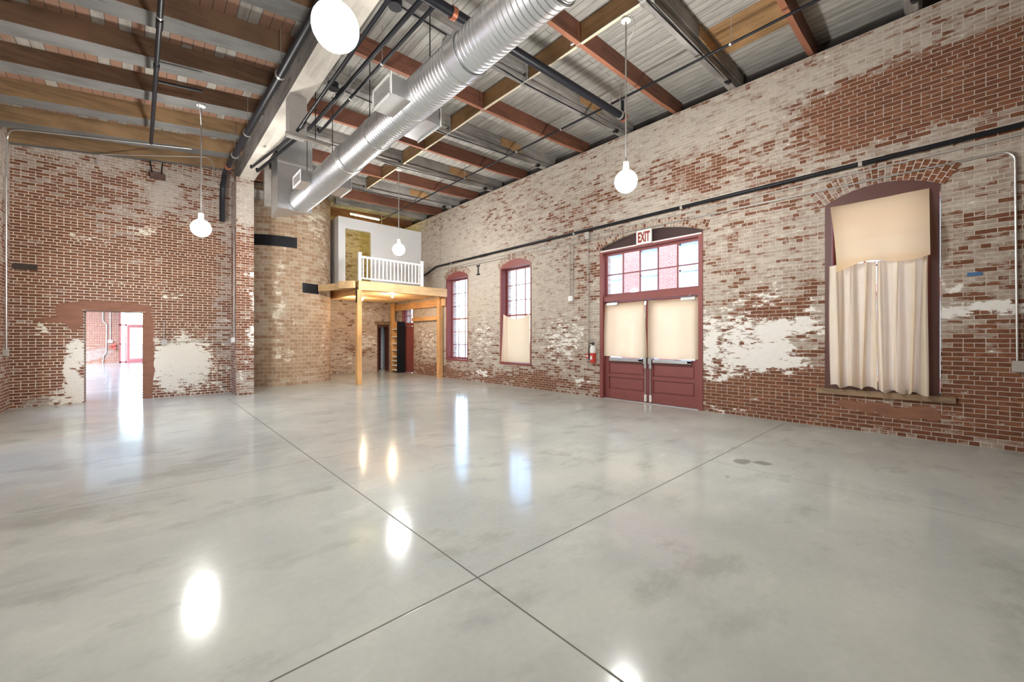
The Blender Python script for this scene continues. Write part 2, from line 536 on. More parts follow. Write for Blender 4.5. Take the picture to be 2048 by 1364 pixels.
def plate(name, outer, holes, plane, at0, at1, mats, parent=None):
    """flat panel with holes. plane 'x': (a,z)->(at,a,z); plane 'y': (a,z)->(a,at,z); plane 'z': (a,b)->(a,b,at)"""
    zlo = min(q[1] for q in outer)
    doors = sorted([h_ for h_ in holes if abs(min(q[1] for q in h_) - zlo) < 1e-6], key=lambda h_: h_[0][0])
    if doors and len(outer) == 4:
        line = [outer[0]]
        for h_ in doors:
            line += [h_[0]] + list(reversed(h_[2:])) + [h_[1]]
        holes = [h_ for h_ in holes if h_ not in doors]
        outer = line + list(outer[1:])
    cu = bpy.data.curves.new(name, 'CURVE')
    cu.dimensions = '2D'
    cu.fill_mode = 'BOTH'
    cu.extrude = abs(at1 - at0) / 2
    for loop in [outer] + list(holes):
        sp = cu.splines.new('POLY')
        sp.points.add(len(loop) - 1)
        for q, (a, z) in zip(sp.points, loop):
            q.co = (a, z, 0, 1)
        sp.use_cyclic_u = True
    tmp = bpy.data.objects.new(name + '_tmp', cu)
    COL.objects.link(tmp)
    dg = bpy.context.evaluated_depsgraph_get()
    dg.update()
    me = bpy.data.meshes.new_from_object(tmp.evaluated_get(dg))
    bpy.data.objects.remove(tmp)
    bpy.data.curves.remove(cu)
    mid = (at0 + at1) / 2
    for v in me.vertices:
        a, z, t = v.co
        v.co = (mid + t, a, z) if plane == 'x' else (a, mid + t, z) if plane == 'y' else (a, z, mid + t)
    bm = bmesh.new()
    bm.from_mesh(me)
    bmesh.ops.remove_doubles(bm, verts=bm.verts, dist=1e-5)
    bmesh.ops.recalc_face_normals(bm, faces=bm.faces)
    bm.to_mesh(me)
    bm.free()
    me.name = name
    me.materials.clear()
    for m in (mats if isinstance(mats, list) else [mats]):
        me.materials.append(m)
    for p in me.polygons:
        p.material_index = 0
        p.use_smooth = False
    o = bpy.data.objects.new(name, me)
    COL.objects.link(o)
    if parent is not None:
        o.parent = parent
        o.matrix_parent_inverse = Matrix.Translation(parent.location).inverted()
    return o

def rect(a0, a1, z0, z1):
    return [(a0, z0), (a1, z0), (a1, z1), (a0, z1)]

# ================================================================== SETTING
XW = 8.83            # face of the long brick wall
def z_red(X): return 6.66 - 0.035 * (XW - X)       # underside of right-bay rafters
def z_deck(X): return z_red(X) + 0.34
def z_joist(X): return 6.12 + 0.133 * X            # underside of left-bay joists
def z_deckl(X): return z_joist(X) + 0.31

fl = MB().box(-10, 9.4, -5, 36.2, -0.2, 0.0).build('floor', FLOOR)
struct(fl)

# openings of the long wall: (y0, y1, z0, spring, rise)
OP = {
    'tall_far': (12.08, 13.55, 0.69, 3.90, 0.22),
    'tall_near': (8.78, 10.26, 0.69, 3.91, 0.22),
    'double': (3.60, 6.25, 0.0, 3.89, 0.25),
    'big': (0.12, 1.51, 0.69, 3.88, 0.20),
    'side': (16.15, 17.25, 0.0, 3.0, 0.0),
}
holes = [arch_pts(*v) for v in OP.values()]
RWALL = brick_mat('limewashed_brick_long_wall', base=0.76,
    ash=[(14.0, 4.6, 4.0, 2.4, 0.25), (4.2, 6.2, 4.0, 0.5, 0.22), (11.5, 3.0, 5.2, 1.6, 0.22), (5.0, 4.6, 1.6, 0.7, 0.05)],
    bare=[(0.55, 5.30, 1.35, 0.62, 1.0), (1.3, 5.75, 0.7, 0.3, 0.5), (-0.9, 5.3, 1.0, 0.75, 1.0), (-1.4, 1.0, 1.62, 0.95, 0.85), (-1.6, 2.6, 1.7, 0.9, 0.22),
          (2.35, 0.45, 1.9, 0.62, 0.75), (2.0, 0.25, 3.0, 0.4, 0.3), (1.75, 2.6, 0.35, 0.8, 0.25), (2.3, 2.15, 0.55, 0.28, 0.5),
          (4.0, 5.35, 1.4, 0.5, 0.20), (3.9, 5.0, 0.9, 0.3, 0.25), (6.75, 3.0, 0.45, 1.4, 0.22), (7.0, 5.1, 1.3, 0.35, 0.18), (9.6, 0.22, 3.4, 0.36, 0.55), (14.5, 0.2, 2.0, 0.45, 0.5), (11.3, 5.0, 0.6, 0.3, 0.2)],
    paint=[(2.75, 1.45, 0.85, 0.52, 0.62), (1.95, 1.75, 0.65, 0.22, 0.7), (2.2, 1.15, 0.5, 0.32, 0.55), (3.5, 1.3, 0.18, 0.8, 0.5), (2.9, 2.2, 0.7, 0.4, 0.27), (2.35, 2.5, 0.3, 0.5, 0.25), (1.7, 2.2, 0.2, 0.5, 0.36), (2.7, 1.0, 0.8, 0.35, 0.25), (3.2, 0.75, 0.3, 0.2, 0.4), (-0.25, 2.0, 0.75, 0.13, 0.75), (0.06, 2.35, 0.1, 0.2, 0.5),
           (7.5, 1.5, 0.95, 0.75, 0.45), (11.2, 1.6, 0.7, 0.9, 0.36), (6.9, 0.4, 0.3, 0.15, 0.5), (11.3, 0.35, 0.6, 0.12, 0.6), (3.2, 0.12, 0.5, 0.08, 0.5), (15.0, 1.4, 1.0, 0.8, 0.35)],
    smear=[(0.75, 0.44, 0.75, 0.14, 0.75), (3.35, 0.4, 0.22, 0.35, 0.4)], wash=(0.51, 0.465, 0.40), mortar=(0.50, 0.43, 0.37), msize=0.005)
wr = plate('wall_right', rect(-5.0, 18.7, 0, 6.62), holes, 'x', XW, XW + 0.5, RWALL)
struct(wr)

LWALL = brick_mat('red_brick_doorway_wall', base=0.22,
    ash=[(0.0, 5.4, 3.2, 0.9, 0.26), (-0.2, 5.95, 3.0, 0.25, 0.35), (0.9, 1.5, 1.05, 0.5, 0.12), (1.75, 3.0, 0.25, 4.0, 0.35), (0.35, 5.4, 0.28, 0.5, 0.7), (-1.7, 0.08, 0.6, 0.15, 0.5)],
    bare=[(-0.6, 2.9, 1.8, 0.9, 0.1)],
    paint=[(0.75, 0.72, 0.95, 0.85, 0.66), (0.6, 1.4, 0.9, 0.55, 0.40), (0.7, 0.8, 0.5, 0.4, 0.25), (-1.22, 0.85, 0.2, 0.75, 0.9), (-1.32, 0.2, 0.4, 0.22, 0.6), (0.6, 2.72, 0.35, 0.13, 0.5), (-1.0, 4.05, 0.5, 0.1, 0.45), (0.0, 4.3, 0.4, 0.12, 0.45), (-1.75, 1.75, 0.16, 0.08, 0.6)],
    smear=[(-0.6, 2.34, 0.8, 0.14, 1.0), (0.06, 1.1, 0.13, 1.35, 1.0), (-1.24, 2.05, 0.16, 0.34, 0.9), (-1.42, 2.2, 0.12, 0.2, 0.7), (-1.5, 1.98, 0.45, 0.07, 0.7)],
    mortar=(0.72, 0.63, 0.51), wash=(0.46, 0.41, 0.36), white=(0.74, 0.68, 0.58), msize=0.0075)
wl = plate('wall_left', rect(-2.7, 2.24, 0, 6.9), [rect(-1.076, -0.046, -0.0, 2.22)], 'y', 14.0, 14.45, LWALL)
struct(wl)
# the wall that closes the left bay beside the camera, with tall windows in it, one added for daylight
wsd = plate('wall_side', rect(-5, 14.45, 0, 6.6), [arch_pts(a, a + 1.5, 0.75, 3.9, 0.2) for a in (7.2, 11.55)], 'x', -2.7, -2.2,
            brick_mat('red_brick_side_wall', base=0.30, ash=[(13.6, 4.8, 1.5, 1.6, 0.35), (8, 5.2, 8, 1.2, 0.3)], mortar=(0.66, 0.56, 0.47)))
struct(wsd)
wfr = plate('wall_front', rect(-2.7, 9.33, 0, 6.9), [], 'y', -5.0, -4.6, RWALL)
struct(wfr)
BWALL = brick_mat('painted_brick_back_wall', base=0.86, bare=[(6.9, 1.2, 0.45, 0.35, 0.3), (7.4, 0.9, 0.6, 0.25, 0.35), (6.8, 2.3, 0.3, 0.2, 0.2), (6.0, 5.0, 2.0, 0.6, 0.22)],
                  paint=[(7.6, 1.4, 0.5, 0.4, 0.5), (7.4, 2.8, 0.5, 0.3, 0.4)], wash=(0.60, 0.52, 0.44))
wb = plate('wall_back', rect(1.5, 9.33, 0, 7.0), [rect(8.05, 8.66, 0, 2.2)], 'y', 18.2, 18.6, BWALL)
struct(wb)
# dark lobby behind the back doorway
lob = MB().box(7.4, 9.4, 20.4, 20.5, 0, 3).box(7.3, 7.4, 18.6, 20.5, 0, 3).box(9.4, 9.5, 18.6, 20.5, 0, 3).box(7.3, 9.5, 18.6, 20.5, 3, 3.1).build('wall_lobby', WALLWHITE)
struct(lob)
wi = MB().box(1.5, 1.8, 14.45, 18.6, 0, 6.9).build('wall_inner', BWALL)
struct(wi)

# pier under the main roof beam
PIER = brick_mat('pier_brick', base=0.30, ash=[(2.05, 5.3, 0.5, 0.95, 0.75), (13.5, 5.3, 0.8, 1.2, 0.5), (2.15, 0.3, 0.4, 0.5, 0.4)],
                 paint=[(2.18, 1.6, 0.13, 0.5, 0.6), (2.18, 2.6, 0.14, 0.35, 0.55), (2.15, 3.35, 0.25, 0.12, 0.6), (2.1, 0.55, 0.1, 0.4, 0.5)], mortar=(0.68, 0.58, 0.5))
pier = MB().box(1.83, 2.24, 13.1, 14.05, 0, 5.95).build('wall_pier', PIER)
struct(pier)

# roof decks
def slab(name, x0, x1, y0, y1, zf, th, mat):
    o = MB().hexa([(x0, y0, zf(x0)), (x1, y0, zf(x1)), (x1, y1, zf(x1)), (x0, y1, zf(x0)), (x0, y0, zf(x0) + th), (x1, y0, zf(x1) + th), (x1, y1, zf(x1) + th), (x0, y1, zf(x0) + th)]).build(name, mat)
    return struct(o)
slab('ceiling', 2.0, 9.7, -5.0, 18.7, z_deck, 0.06, DECK)
slab('ceiling', -2.8, 2.0, -5.0, 14.45, z_deckl, 0.06, DECKL)
slab('ceiling', 1.2, 2.0, 14.45, 18.7, z_deck, 0.06, DECK)
fas = MB().box(XW + 0.44, XW + 0.5, -5.0, 18.7, 6.62, 7.02).build('trim_1', wood('eaves_timber_painted_shade', (0.06, 0.05, 0.045), 'y'))  # fascia painted near-black as the shade band under the deck
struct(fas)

# brick arches over the openings of the long wall
def arch_ring(a0, a1, zs, rise, hgt, rows, x, mat):
    wd = a1 - a0
    R = (wd * wd / 4 + rise * rise) / (2 * rise)
    cz = zs + rise - R
    half = math.asin(wd / 2 / R) * 1.06
    n = 20
    bm = bmesh.new()
    uvl = bm.loops.layers.uv.new('UVMap')
    grid = []
    for i in range(n + 1):
        t = -half + 2 * half * i / n
        row = []
        for (r, xx) in ((R, x + 0.03), (R, x), (R + hgt, x), (R + hgt, x + 0.03)):
            row.append((bm.verts.new((xx, (a0 + a1) / 2 + r * math.sin(t), cz + r * math.cos(t))), (r - R, t * R)))
        grid.append(row)
    for p, q in zip(grid, grid[1:]):
        for k in range(3):
            f = bm.faces.new([p[k][0], q[k][0], q[k + 1][0], p[k + 1][0]])
            for lp, d in zip(f.loops, (p[k], q[k], q[k + 1], p[k + 1])):
                lp[uvl].uv = d[1]
    bmesh.ops.recalc_face_normals(bm, faces=bm.faces)
    me = bpy.data.meshes.new('brick_arch')
    bm.to_mesh(me)
    bm.free()
    me.materials.append(mat)
    o = bpy.data.objects.new('brick_arch', me)
    COL.objects.link(o)
    o.parent = wr
    return o
ARCHM = brick_mat('arch_brick_limewashed', base=0.62, uvmap=True, bw=0.105, rh=0.072, wash=(0.5, 0.44, 0.37))
ARCHR = brick_mat('arch_brick_part_bare', base=0.58, uvmap=True, bw=0.105, rh=0.072, bare=[(0.2, -0.45, 0.5, 0.42, 0.8)], wash=(0.46, 0.41, 0.36))
arch_ring(3.60, 6.25, 3.89, 0.25, 0.21, 2, XW - 0.006, ARCHM)
arch_ring(0.12, 1.51, 3.88, 0.20, 0.315, 3, XW - 0.006, ARCHR)
arch_ring(12.08, 13.55, 3.90, 0.22, 0.21, 2, XW - 0.006, ARCHM)
arch_ring(8.78, 10.26, 3.91, 0.22, 0.21, 2, XW - 0.006, ARCHM)

# ------------------------------------------------------------------ windows and doors of the long wall
def casing(root, y0, y1, z0, zs, rise, jl, jr, head, sill, mat, x0=XW - 0.012, x1=XW + 0.03, side_sign=1):
    e = 0.004
    out = arch_pts(y0 + e, y1 - e, z0 + e, zs, max(rise - e, 0))
    hole = rect(y0 + jl, y1 - jr, z0 + sill, head)
    return plate('casing', out, [hole], 'x', x0, x1, mat, root)

def lining(root, y0, y1, z0, z1, x0, x1, mat, bottom=True):
    m = MB()
    m.box(x0, x1, y0 - 0.03, y0, z0, z1).box(x0, x1, y1, y1 + 0.03, z0, z1).box(x0, x1, y0 - 0.03, y1 + 0.03, z1, z1 + 0.03)
    if bottom:
        m.box(x0, x1, y0 - 0.03, y1 + 0.03, z0 - 0.03, z0)
    return m.build('reveal', mat, root)

def sash(root, y0, y1, z0, z1, x, cols, rows, mat, rail=0.055, mun=0.03, meet=None):
    m = MB()
    t = 0.022
    m.box(x - t, x + t, y0, y0 + rail, z0, z1).box(x - t, x + t, y1 - rail, y1, z0, z1)
    m.box(x - t, x + t, y0 + rail, y1 - rail, z0, z0 + rail * 1.3).box(x - t, x + t, y0 + rail, y1 - rail, z1 - rail, z1)
    if meet is not None:
        m.box(x - t * 1.4, x + t, y0 + rail, y1 - rail, meet - 0.028, meet + 0.028)
    m.build('sash', mat, root)
    g = MB()
    for i in range(1, cols):
        yy = y0 + rail + (y1 - y0 - 2 * rail) * i / cols
        g.box(x - 0.012, x + 0.012, yy - mun / 2, yy + mun / 2, z0 + rail, z1 - rail)
    for j in range(1, rows):
        zz = z0 + rail + (z1 - z0 - 2 * rail) * j / rows
        if meet is not None and abs(zz - meet) < 0.06:
            continue
        g.box(x - 0.011, x + 0.011, y0 + rail, y1 - rail, zz - mun / 2, zz + mun / 2)
    g.build('muntins', mat, root)
    MB().box(x - 0.003, x + 0.003, y0 + rail * 0.5, y1 - rail * 0.5, z0 + rail * 0.5, z1 - rail * 0.5).build('glass', GLASS, root)

def tall_window(name, y0, y1, z0, zs, rise):
    root = struct(empty(name, (XW, (y0 + y1) / 2, z0)))
    casing(root, y0, y1, z0, zs, rise, 0.05, 0.07, zs - 0.04, 0.07, RED)
    lining(root, y0 + 0.05, y1 - 0.07, z0 + 0.07, zs - 0.04, XW + 0.03, XW + 0.28, RED)
    sash(root, y0 + 0.05, y1 - 0.07, z0 + 0.07, zs - 0.04, XW + 0.24, 3, 6, RED, meet=(z0 + zs) / 2 + 0.02)
    return root
tall_window('window_1', *OP['tall_far'])
tall_window('window_2', *OP['tall_near'])
# the big curtained window
y0, y1, z0, zs, rise = OP['big']
w3 = struct(empty('window_3', (XW, 0.8, z0)))
casing(w3, y0, y1, z0, zs, rise, 0.12, 0.09, zs - 0.06, 0.07, RED_DARK)
lining(w3, y0 + 0.12, y1 - 0.09, z0 + 0.07, zs - 0.06, XW + 0.03, XW + 0.28, RED)
sash(w3, y0 + 0.12, y1 - 0.09, z0 + 0.07, zs - 0.06, XW + 0.24, 3, 6, RED, meet=2.3)
MB().box(XW - 0.045, XW + 0.05, -0.04, 1.63, 0.585, 0.685).build('window_sill', SILLWOOD, w3, bevel=0.006)
# side windows; the nearer one is unseen, added to let in daylight
for k, a in enumerate((7.2, 11.55)):
    r = struct(empty('window_%d' % (4 + k), (-2.2, a + 0.75, 0.75)))
    out = arch_pts(a + 0.004, a + 1.496, 0.754, 3.9, 0.195)
    plate('casing', out, [rect(a + 0.07, a + 1.43, 0.82, 3.84)], 'x', -2.235, -2.19, RED, r)
    sash(r, a + 0.07, a + 1.43, 0.82, 3.84, -2.45, 3, 6, RED, meet=2.3)

# ------------------------------------------------------------------ double door
y0, y1, z0, zs, rise = OP['double']
d1 = struct(empty('door_1', (XW, 4.92, 0)))
out = arch_pts(y0 + 0.004, y1 - 0.004, 0.002, zs, rise - 0.004)
plate('tympanum', arch_pts(y0 + 0.004, y1 - 0.004, 3.80, zs, rise - 0.004), [], 'x', XW + 0.10, XW + 0.14, plain('maroon_paint', (0.045, 0.02, 0.018), 0.6), d1)
fr = MB()
fr.box(XW - 0.01, XW + 0.24, y0 + 0.004, y0 + 0.10, 0, 3.80)
fr.box(XW - 0.01, XW + 0.24, y1 - 0.10, y1 - 0.004, 0, 3.80)
fr.box(XW - 0.012, XW + 0.24, y0 + 0.004, y1 - 0.004, 3.76, 3.84)
fr.box(XW + 0.03, XW + 0.22, y0 + 0.10, y1 - 0.10, 2.50, 2.64)
fr.build('frame', RED, d1, bevel=0.004)
MB().box(XW - 0.02, XW + 0.0, y0 + 0.03, y1 - 0.03, 3.80, 3.83).build('drip_moulding', PLASTIC, d1)
sash(d1, y0 + 0.10, y1 - 0.10, 2.64, 3.76, XW + 0.14, 5, 2, RED, rail=0.05, mun=0.028)

def leaf(ya, yb, meeting):
    """door leaf between ya < yb; meeting = +1 when the meeting stile is at yb"""
    X0, X1 = XW + 0.105, XW + 0.15
    zt = 2.49
    zh = 1.06
    m = MB()
    st = 0.11
    m.box(X0, X1, ya, ya + st, 0.012, zt).box(X0, X1, yb - st, yb, 0.012, zt)
    m.box(X0, X1, ya + st, yb - st, zt - 0.11, zt)
    m.box(X0, X1, ya + st, yb - st, 0.012, 0.25).box(X0, X1, ya + st, yb - st, 0.56, 0.64).box(X0, X1, ya + st, yb - st, 0.94, zh)
    m.box(X0 + 0.026, X1 - 0.005, ya + st, yb - st, 0.25, 0.56).box(X0 + 0.026, X1 - 0.005, ya + st, yb - st, 0.64, 0.94)
    o = m.build('door_leaf', RED, d1, bevel=0.004)
    for (pa, pb) in ((0.28, 0.53), (0.67, 0.91)):
        pn = MB().box(X0 + 0.008, X0 + 0.027, ya + st + 0.035, yb - st - 0.035, pa, pb).build('raised_panel', RED, o, bevel=0.006)
    MB().box(XW + 0.125, XW + 0.131, ya + st * 0.9, yb - st * 0.9, zh, zt - 0.1).build('glass', GLASS, o)
    ym = yb - 0.06 if meeting > 0 else ya + 0.06
    lo, hi = (ya + 0.16, yb - 0.13) if meeting > 0 else (ya + 0.13, yb - 0.16)
    MB().box(X0 - 0.075, X0 - 0.03, lo, hi, 0.975, 1.055).box(X0 - 0.075, X0, lo, lo + 0.1, 0.985, 1.045).build('push_bar', STEEL, o, bevel=0.008)
    MB().box(X0 - 0.075, X0, ym - 0.045, ym + 0.045, 0.94, 1.09).box(X0 - 0.05, X0, ym - 0.035, ym + 0.035, 0.83, 0.94).build('latch_box', STEEL, o, bevel=0.008)
    v = MB().tube([(X0 - 0.03, ym, 0.2), (X0 - 0.03, ym, 0.94)], 0.013).tube([(X0 - 0.03, ym, 1.09), (X0 - 0.03, ym, 2.4)], 0.011)
    v.build('vertical_rod', STEEL, o, smooth=True)
    MB().box(X0 - 0.045, X0, ym - 0.028, ym + 0.028, 0.03, 0.2).build('floor_bolt', PLASTIC, o, bevel=0.006)
    MB().box(X0 - 0.04, X0, ym - 0.028, ym + 0.028, 2.36, 2.46).build('top_bolt', STEEL, o, bevel=0.006)
    cl = (yb - 0.40, yb - 0.08) if meeting < 0 else (ya + 0.08, ya + 0.40)
    MB().box(X0 - 0.07, X0, cl[0], cl[1], 2.40, 2.47).beam((X0 - 0.05, (cl[0] + cl[1]) / 2, 2.49), (X0 - 0.13, cl[0] + 0.05, 2.52), 0.025, 0.012).build('door_closer', CONDUIT, o, bevel=0.005)
    return o
leaf(y0 + 0.105, 4.915, +1)
leaf(4.925, y1 - 0.105, -1)
MB().box(XW + 0.02, XW + 0.2, y0 + 0.05, y1 - 0.05, -0.01, 0.012).build('threshold', CONDUIT, d1)

# ------------------------------------------------------------------ red side door under the loft, back doorway
y0, y1, z0, zs, _ = OP['side']
d2 = struct(empty('door_2', (XW, 16.7, 0)))
MB().box(XW - 0.01, XW + 0.22, y0 + 0.004, y0 + 0.07, 0, 2.98).box(XW - 0.01, XW + 0.22, y1 - 0.07, y1 - 0.004, 0, 2.98).box(XW - 0.01, XW + 0.22, y0, y1, 2.93, 2.99).box(XW + 0.02, XW + 0.2, y0 + 0.07, y1 - 0.07, 2.12, 2.22).build('frame', RED, d2)
sash(d2, y0 + 0.07, y1 - 0.07, 2.22, 2.93, XW + 0.12, 2, 2, RED, 0.04, 0.025)
lf = MB().box(XW + 0.09, XW + 0.13, y0 + 0.075, y1 - 0.075, 0.01, 2.11).build('door_leaf', RED, d2)
for k in range(3):
    MB().box(XW + 0.08, XW + 0.092, y0 + 0.2, y1 - 0.2, 0.2 + k * 0.64, 0.72 + k * 0.64).build('raised_panel', RED, lf, bevel=0.005)
d3 = struct(empty('door_3', (8.35, 18.2, 0)))
MB().box(7.93, 8.74, 18.14, 18.3, 2.2, 2.36).build('lintel', SILLWOOD, d3)
MB().box(8.06, 8.12, 18.22, 18.55, 0, 2.19).box(8.59, 8.65, 18.22, 18.55, 0, 2.19).box(8.12, 8.59, 18.22, 18.5, 2.1, 2.19).build('frame', RED_DARK, d3)
MB().beam((8.14, 18.50, 1.06), (8.40, 18.62, 1.06), 0.045, 2.05).build('door_leaf', RED_DARK, d3)

# ================================================================== curved glazed-brick chimney
CX, CY, CR = 3.6, 16.42, 1.68
def silo():
    b_top = 6.70
    bm = bmesh.new()
    uvl = bm.loops.layers.uv.new('UVMap')
    n = 96
    zs = [0, 1.5, 3.0, 4.5, 6.0, b_top]
    rings = [[bm.verts.new((CX + CR * math.cos(2 * PI * k / n), CY + CR * math.sin(2 * PI * k / n), z)) for k in range(n)] for z in zs]
    for j in range(len(zs) - 1):
        for k in range(n):
            f = bm.faces.new([rings[j][k], rings[j][(k + 1) % n], rings[j + 1][(k + 1) % n], rings[j + 1][k]])
            f.smooth = True
            for lp, (kk, zz) in zip(f.loops, ((k, zs[j]), (k + 1, zs[j]), (k + 1, zs[j + 1]), (k, zs[j + 1]))):
                lp[uvl].uv = (2 * PI * CR * kk / n, zz)
    bm.faces.new(rings[-1])
    me = bpy.data.meshes.new('brick_chimney')
    bm.to_mesh(me)
    bm.free()
    u0 = 2 * PI * CR * 270 / 360
    me.materials.append(brick_mat('tan_block', base=0.27, uvmap=True, bw=0.245, rh=0.128, msize=0.006, brick_a=(0.39, 0.255, 0.165), brick_b=(0.54, 0.39, 0.265),
        mortar=(0.62, 0.52, 0.40), wash=(0.56, 0.48, 0.38), white=(0.76, 0.70, 0.58),
        ash=[(u0 - 0.35, 3.0, 0.14, 2.2, 0.35), (u0 - 1.2, 3.0, 0.6, 3.0, 0.2), (u0 + 0.6, 6.0, 1.0, 0.9, 0.35), (u0 + 1.3, 1.5, 0.4, 1.5, 0.2), (u0, 0.2, 2.0, 0.2, 0.2)],
        paint=[(u0 - 0.15, 1.0, 0.3, 0.35, 0.45), (u0 + 1.2, 1.2, 0.25, 0.9, 0.4), (u0 + 0.9, 5.6, 0.5, 0.8, 0.4), (u0 - 0.38, 3.0, 0.11, 2.4, 0.42), (u0 + 0.05, 1.9, 0.07, 0.6, 0.4), (u0 + 1.25, 4.2, 0.2, 1.0, 0.36)]))
    o = bpy.data.objects.new('brick_chimney', me)
    COL.objects.link(o)
    return tag(o, 'round tan block chimney stack rising from floor to roof beside the brick pier', 'chimney')
silo()

def ring_band(a0, a1, z0, z1, r0, r1, n=16):
    m = MB()
    vs = []
    for i in range(n + 1):
        a = math.radians(a0 + (a1 - a0) * i / n)
        vs.append([m.bm.verts.new((CX + r * math.cos(a), CY + r * math.sin(a), z)) for (r, z) in ((r0, z0), (r1, z0), (r1, z1), (r0, z1))])
    for p, q in zip(vs, vs[1:]):
        for k in range(4):
            m.face([p[k], p[(k + 1) % 4], q[(k + 1) % 4], q[k]])
    m.face(vs[0]); m.face(vs[-1])
    return m
tag(ring_band(-150, -85, 4.55, 4.90, CR + 0.002, CR + 0.02).build('steel_band', BLACK, smooth=True), 'wide black steel band curved round upper left of the tan chimney', 'metal band')
tag(ring_band(-79, -58, 3.10, 3.43, CR + 0.002, CR + 0.02).build('steel_band', BLACK, smooth=True), 'short black steel band on the tan chimney beside the loft timber', 'metal band')

# ================================================================== roof timbers
# main beam
bmn = MB()
bmn.box(1.90, 2.25, -4.6, 14.0, 5.95, 6.62, {'bottom': 1})
tag(bmn.build('roof_beam', [BEAMGREY, PALEWOOD]), 'long main roof beam with pale boarded underside resting on the brick pier', 'beam')

JY = [13.83, 12.60, 11.33, 10.03, 8.80, 7.56, 6.30, 5.05, 3.80, 2.55, 1.3]
ORD = ['nearest', 'second nearest', 'third nearest', 'fourth nearest', 'fifth nearest', 'sixth nearest', 'seventh nearest', 'eighth nearest', 'ninth nearest', 'tenth nearest', 'farthest']
for i, y in enumerate(JY):
    wd = 0.38 if i else 0.16
    xa, xb = -2.6, 1.90
    m = MB()
    m.hexa([(xa, y, z_joist(xa)), (xb, y, z_joist(xb)), (xb, y + wd, z_joist(xb)), (xa, y + wd, z_joist(xa)),
            (xa, y, z_deckl(xa)), (xb, y, z_deckl(xb)), (xb, y + wd, z_deckl(xb)), (xa, y + wd, z_deckl(xa))], {'bottom': 1})
    if i > 5:
        lab = None
    o = m.build('roof_joist', [GOLDBROWN if i < 3 else BROWN, BROWNGREY])
    if i == 0:
        tag(o, 'brown timber joist lying right along the top of the doorway brick wall', 'joist')
    else:
        tag(o, ['', 'brown timber joist one bay out from the doorway wall', 'brown timber joist two bays out from the doorway wall', 'brown timber joist three bays out from the doorway wall, carrying a globe pendant',
                'brown timber joist four bays out from the doorway wall', 'brown timber joist five bays out from the doorway wall', 'brown timber joist six bays out from the doorway wall',
                'brown timber joist seven bays out from the doorway wall', 'brown timber joist eight bays out from the doorway wall, carrying a globe pendant', 'brown timber joist nine bays out from the doorway wall', 'brown timber joist ten bays out, nearest overhead'][i], 'joist')
    o['group'] = 'brown joists of the left bay'

def rafter(y, wd, dep, mats, x0=2.25, x1=XW + 0.38, taper=True):
    m = MB()
    zb = lambda X: z_deck(X) - dep
    xt = XW - 0.75
    def seg(xa, xb, za, zb_):
        m.hexa([(xa, y - wd / 2, za), (xb, y - wd / 2, zb_), (xb, y + wd / 2, zb_), (xa, y + wd / 2, za),
                (xa, y - wd / 2, z_deck(xa)), (xb, y - wd / 2, z_deck(xb)), (xb, y + wd / 2, z_deck(xb)), (xa, y + wd / 2, z_deck(xa))], {'bottom': 1})
    seg(x0, xt, zb(x0), zb(xt))
    seg(xt, x1, zb(xt), max(zb(x1), 6.68) + (0.04 if taper else 0))
    return m.build('roof_rafter', mats)
RY = [1.73, 4.27, 6.90, 9.40, 11.97, 14.5, 17.0]
RN = ['red timber rafter meeting the wall above the dark bare brick patch', 'red timber rafter meeting the wall above the double door', 'red timber rafter meeting the wall between the double door and window', 'red timber rafter meeting the wall over the curtained tall window',
      'red timber rafter meeting the wall over the uncurtained tall window', 'red timber rafter over the front edge of the loft', 'red timber rafter above the white loft room, farthest back']
for y, lab in zip(RY, RN):
    tag(rafter(y, 0.085, 0.34, [REDWOOD, REDLIT], 5.32 if y > 16 else 2.25), lab, 'rafter', 'red rafters of the right bay')
GY = [0.42, 3.02, 5.57, 8.21, 10.67, 13.2, 15.75]
GN = ['grey weathered rafter nearest overhead at the right edge', 'grey rod-braced rafter nearest in view, left of the orange roof boards', 'grey rod-braced rafter beside the thick black sprinkler main', 'grey rod-braced rafter just beyond the second duct outlet box',
      'grey rod-braced rafter near the plenum end of the round duct', 'grey rod-braced rafter in front of the loft railing', 'grey weathered rafter over the white loft room']
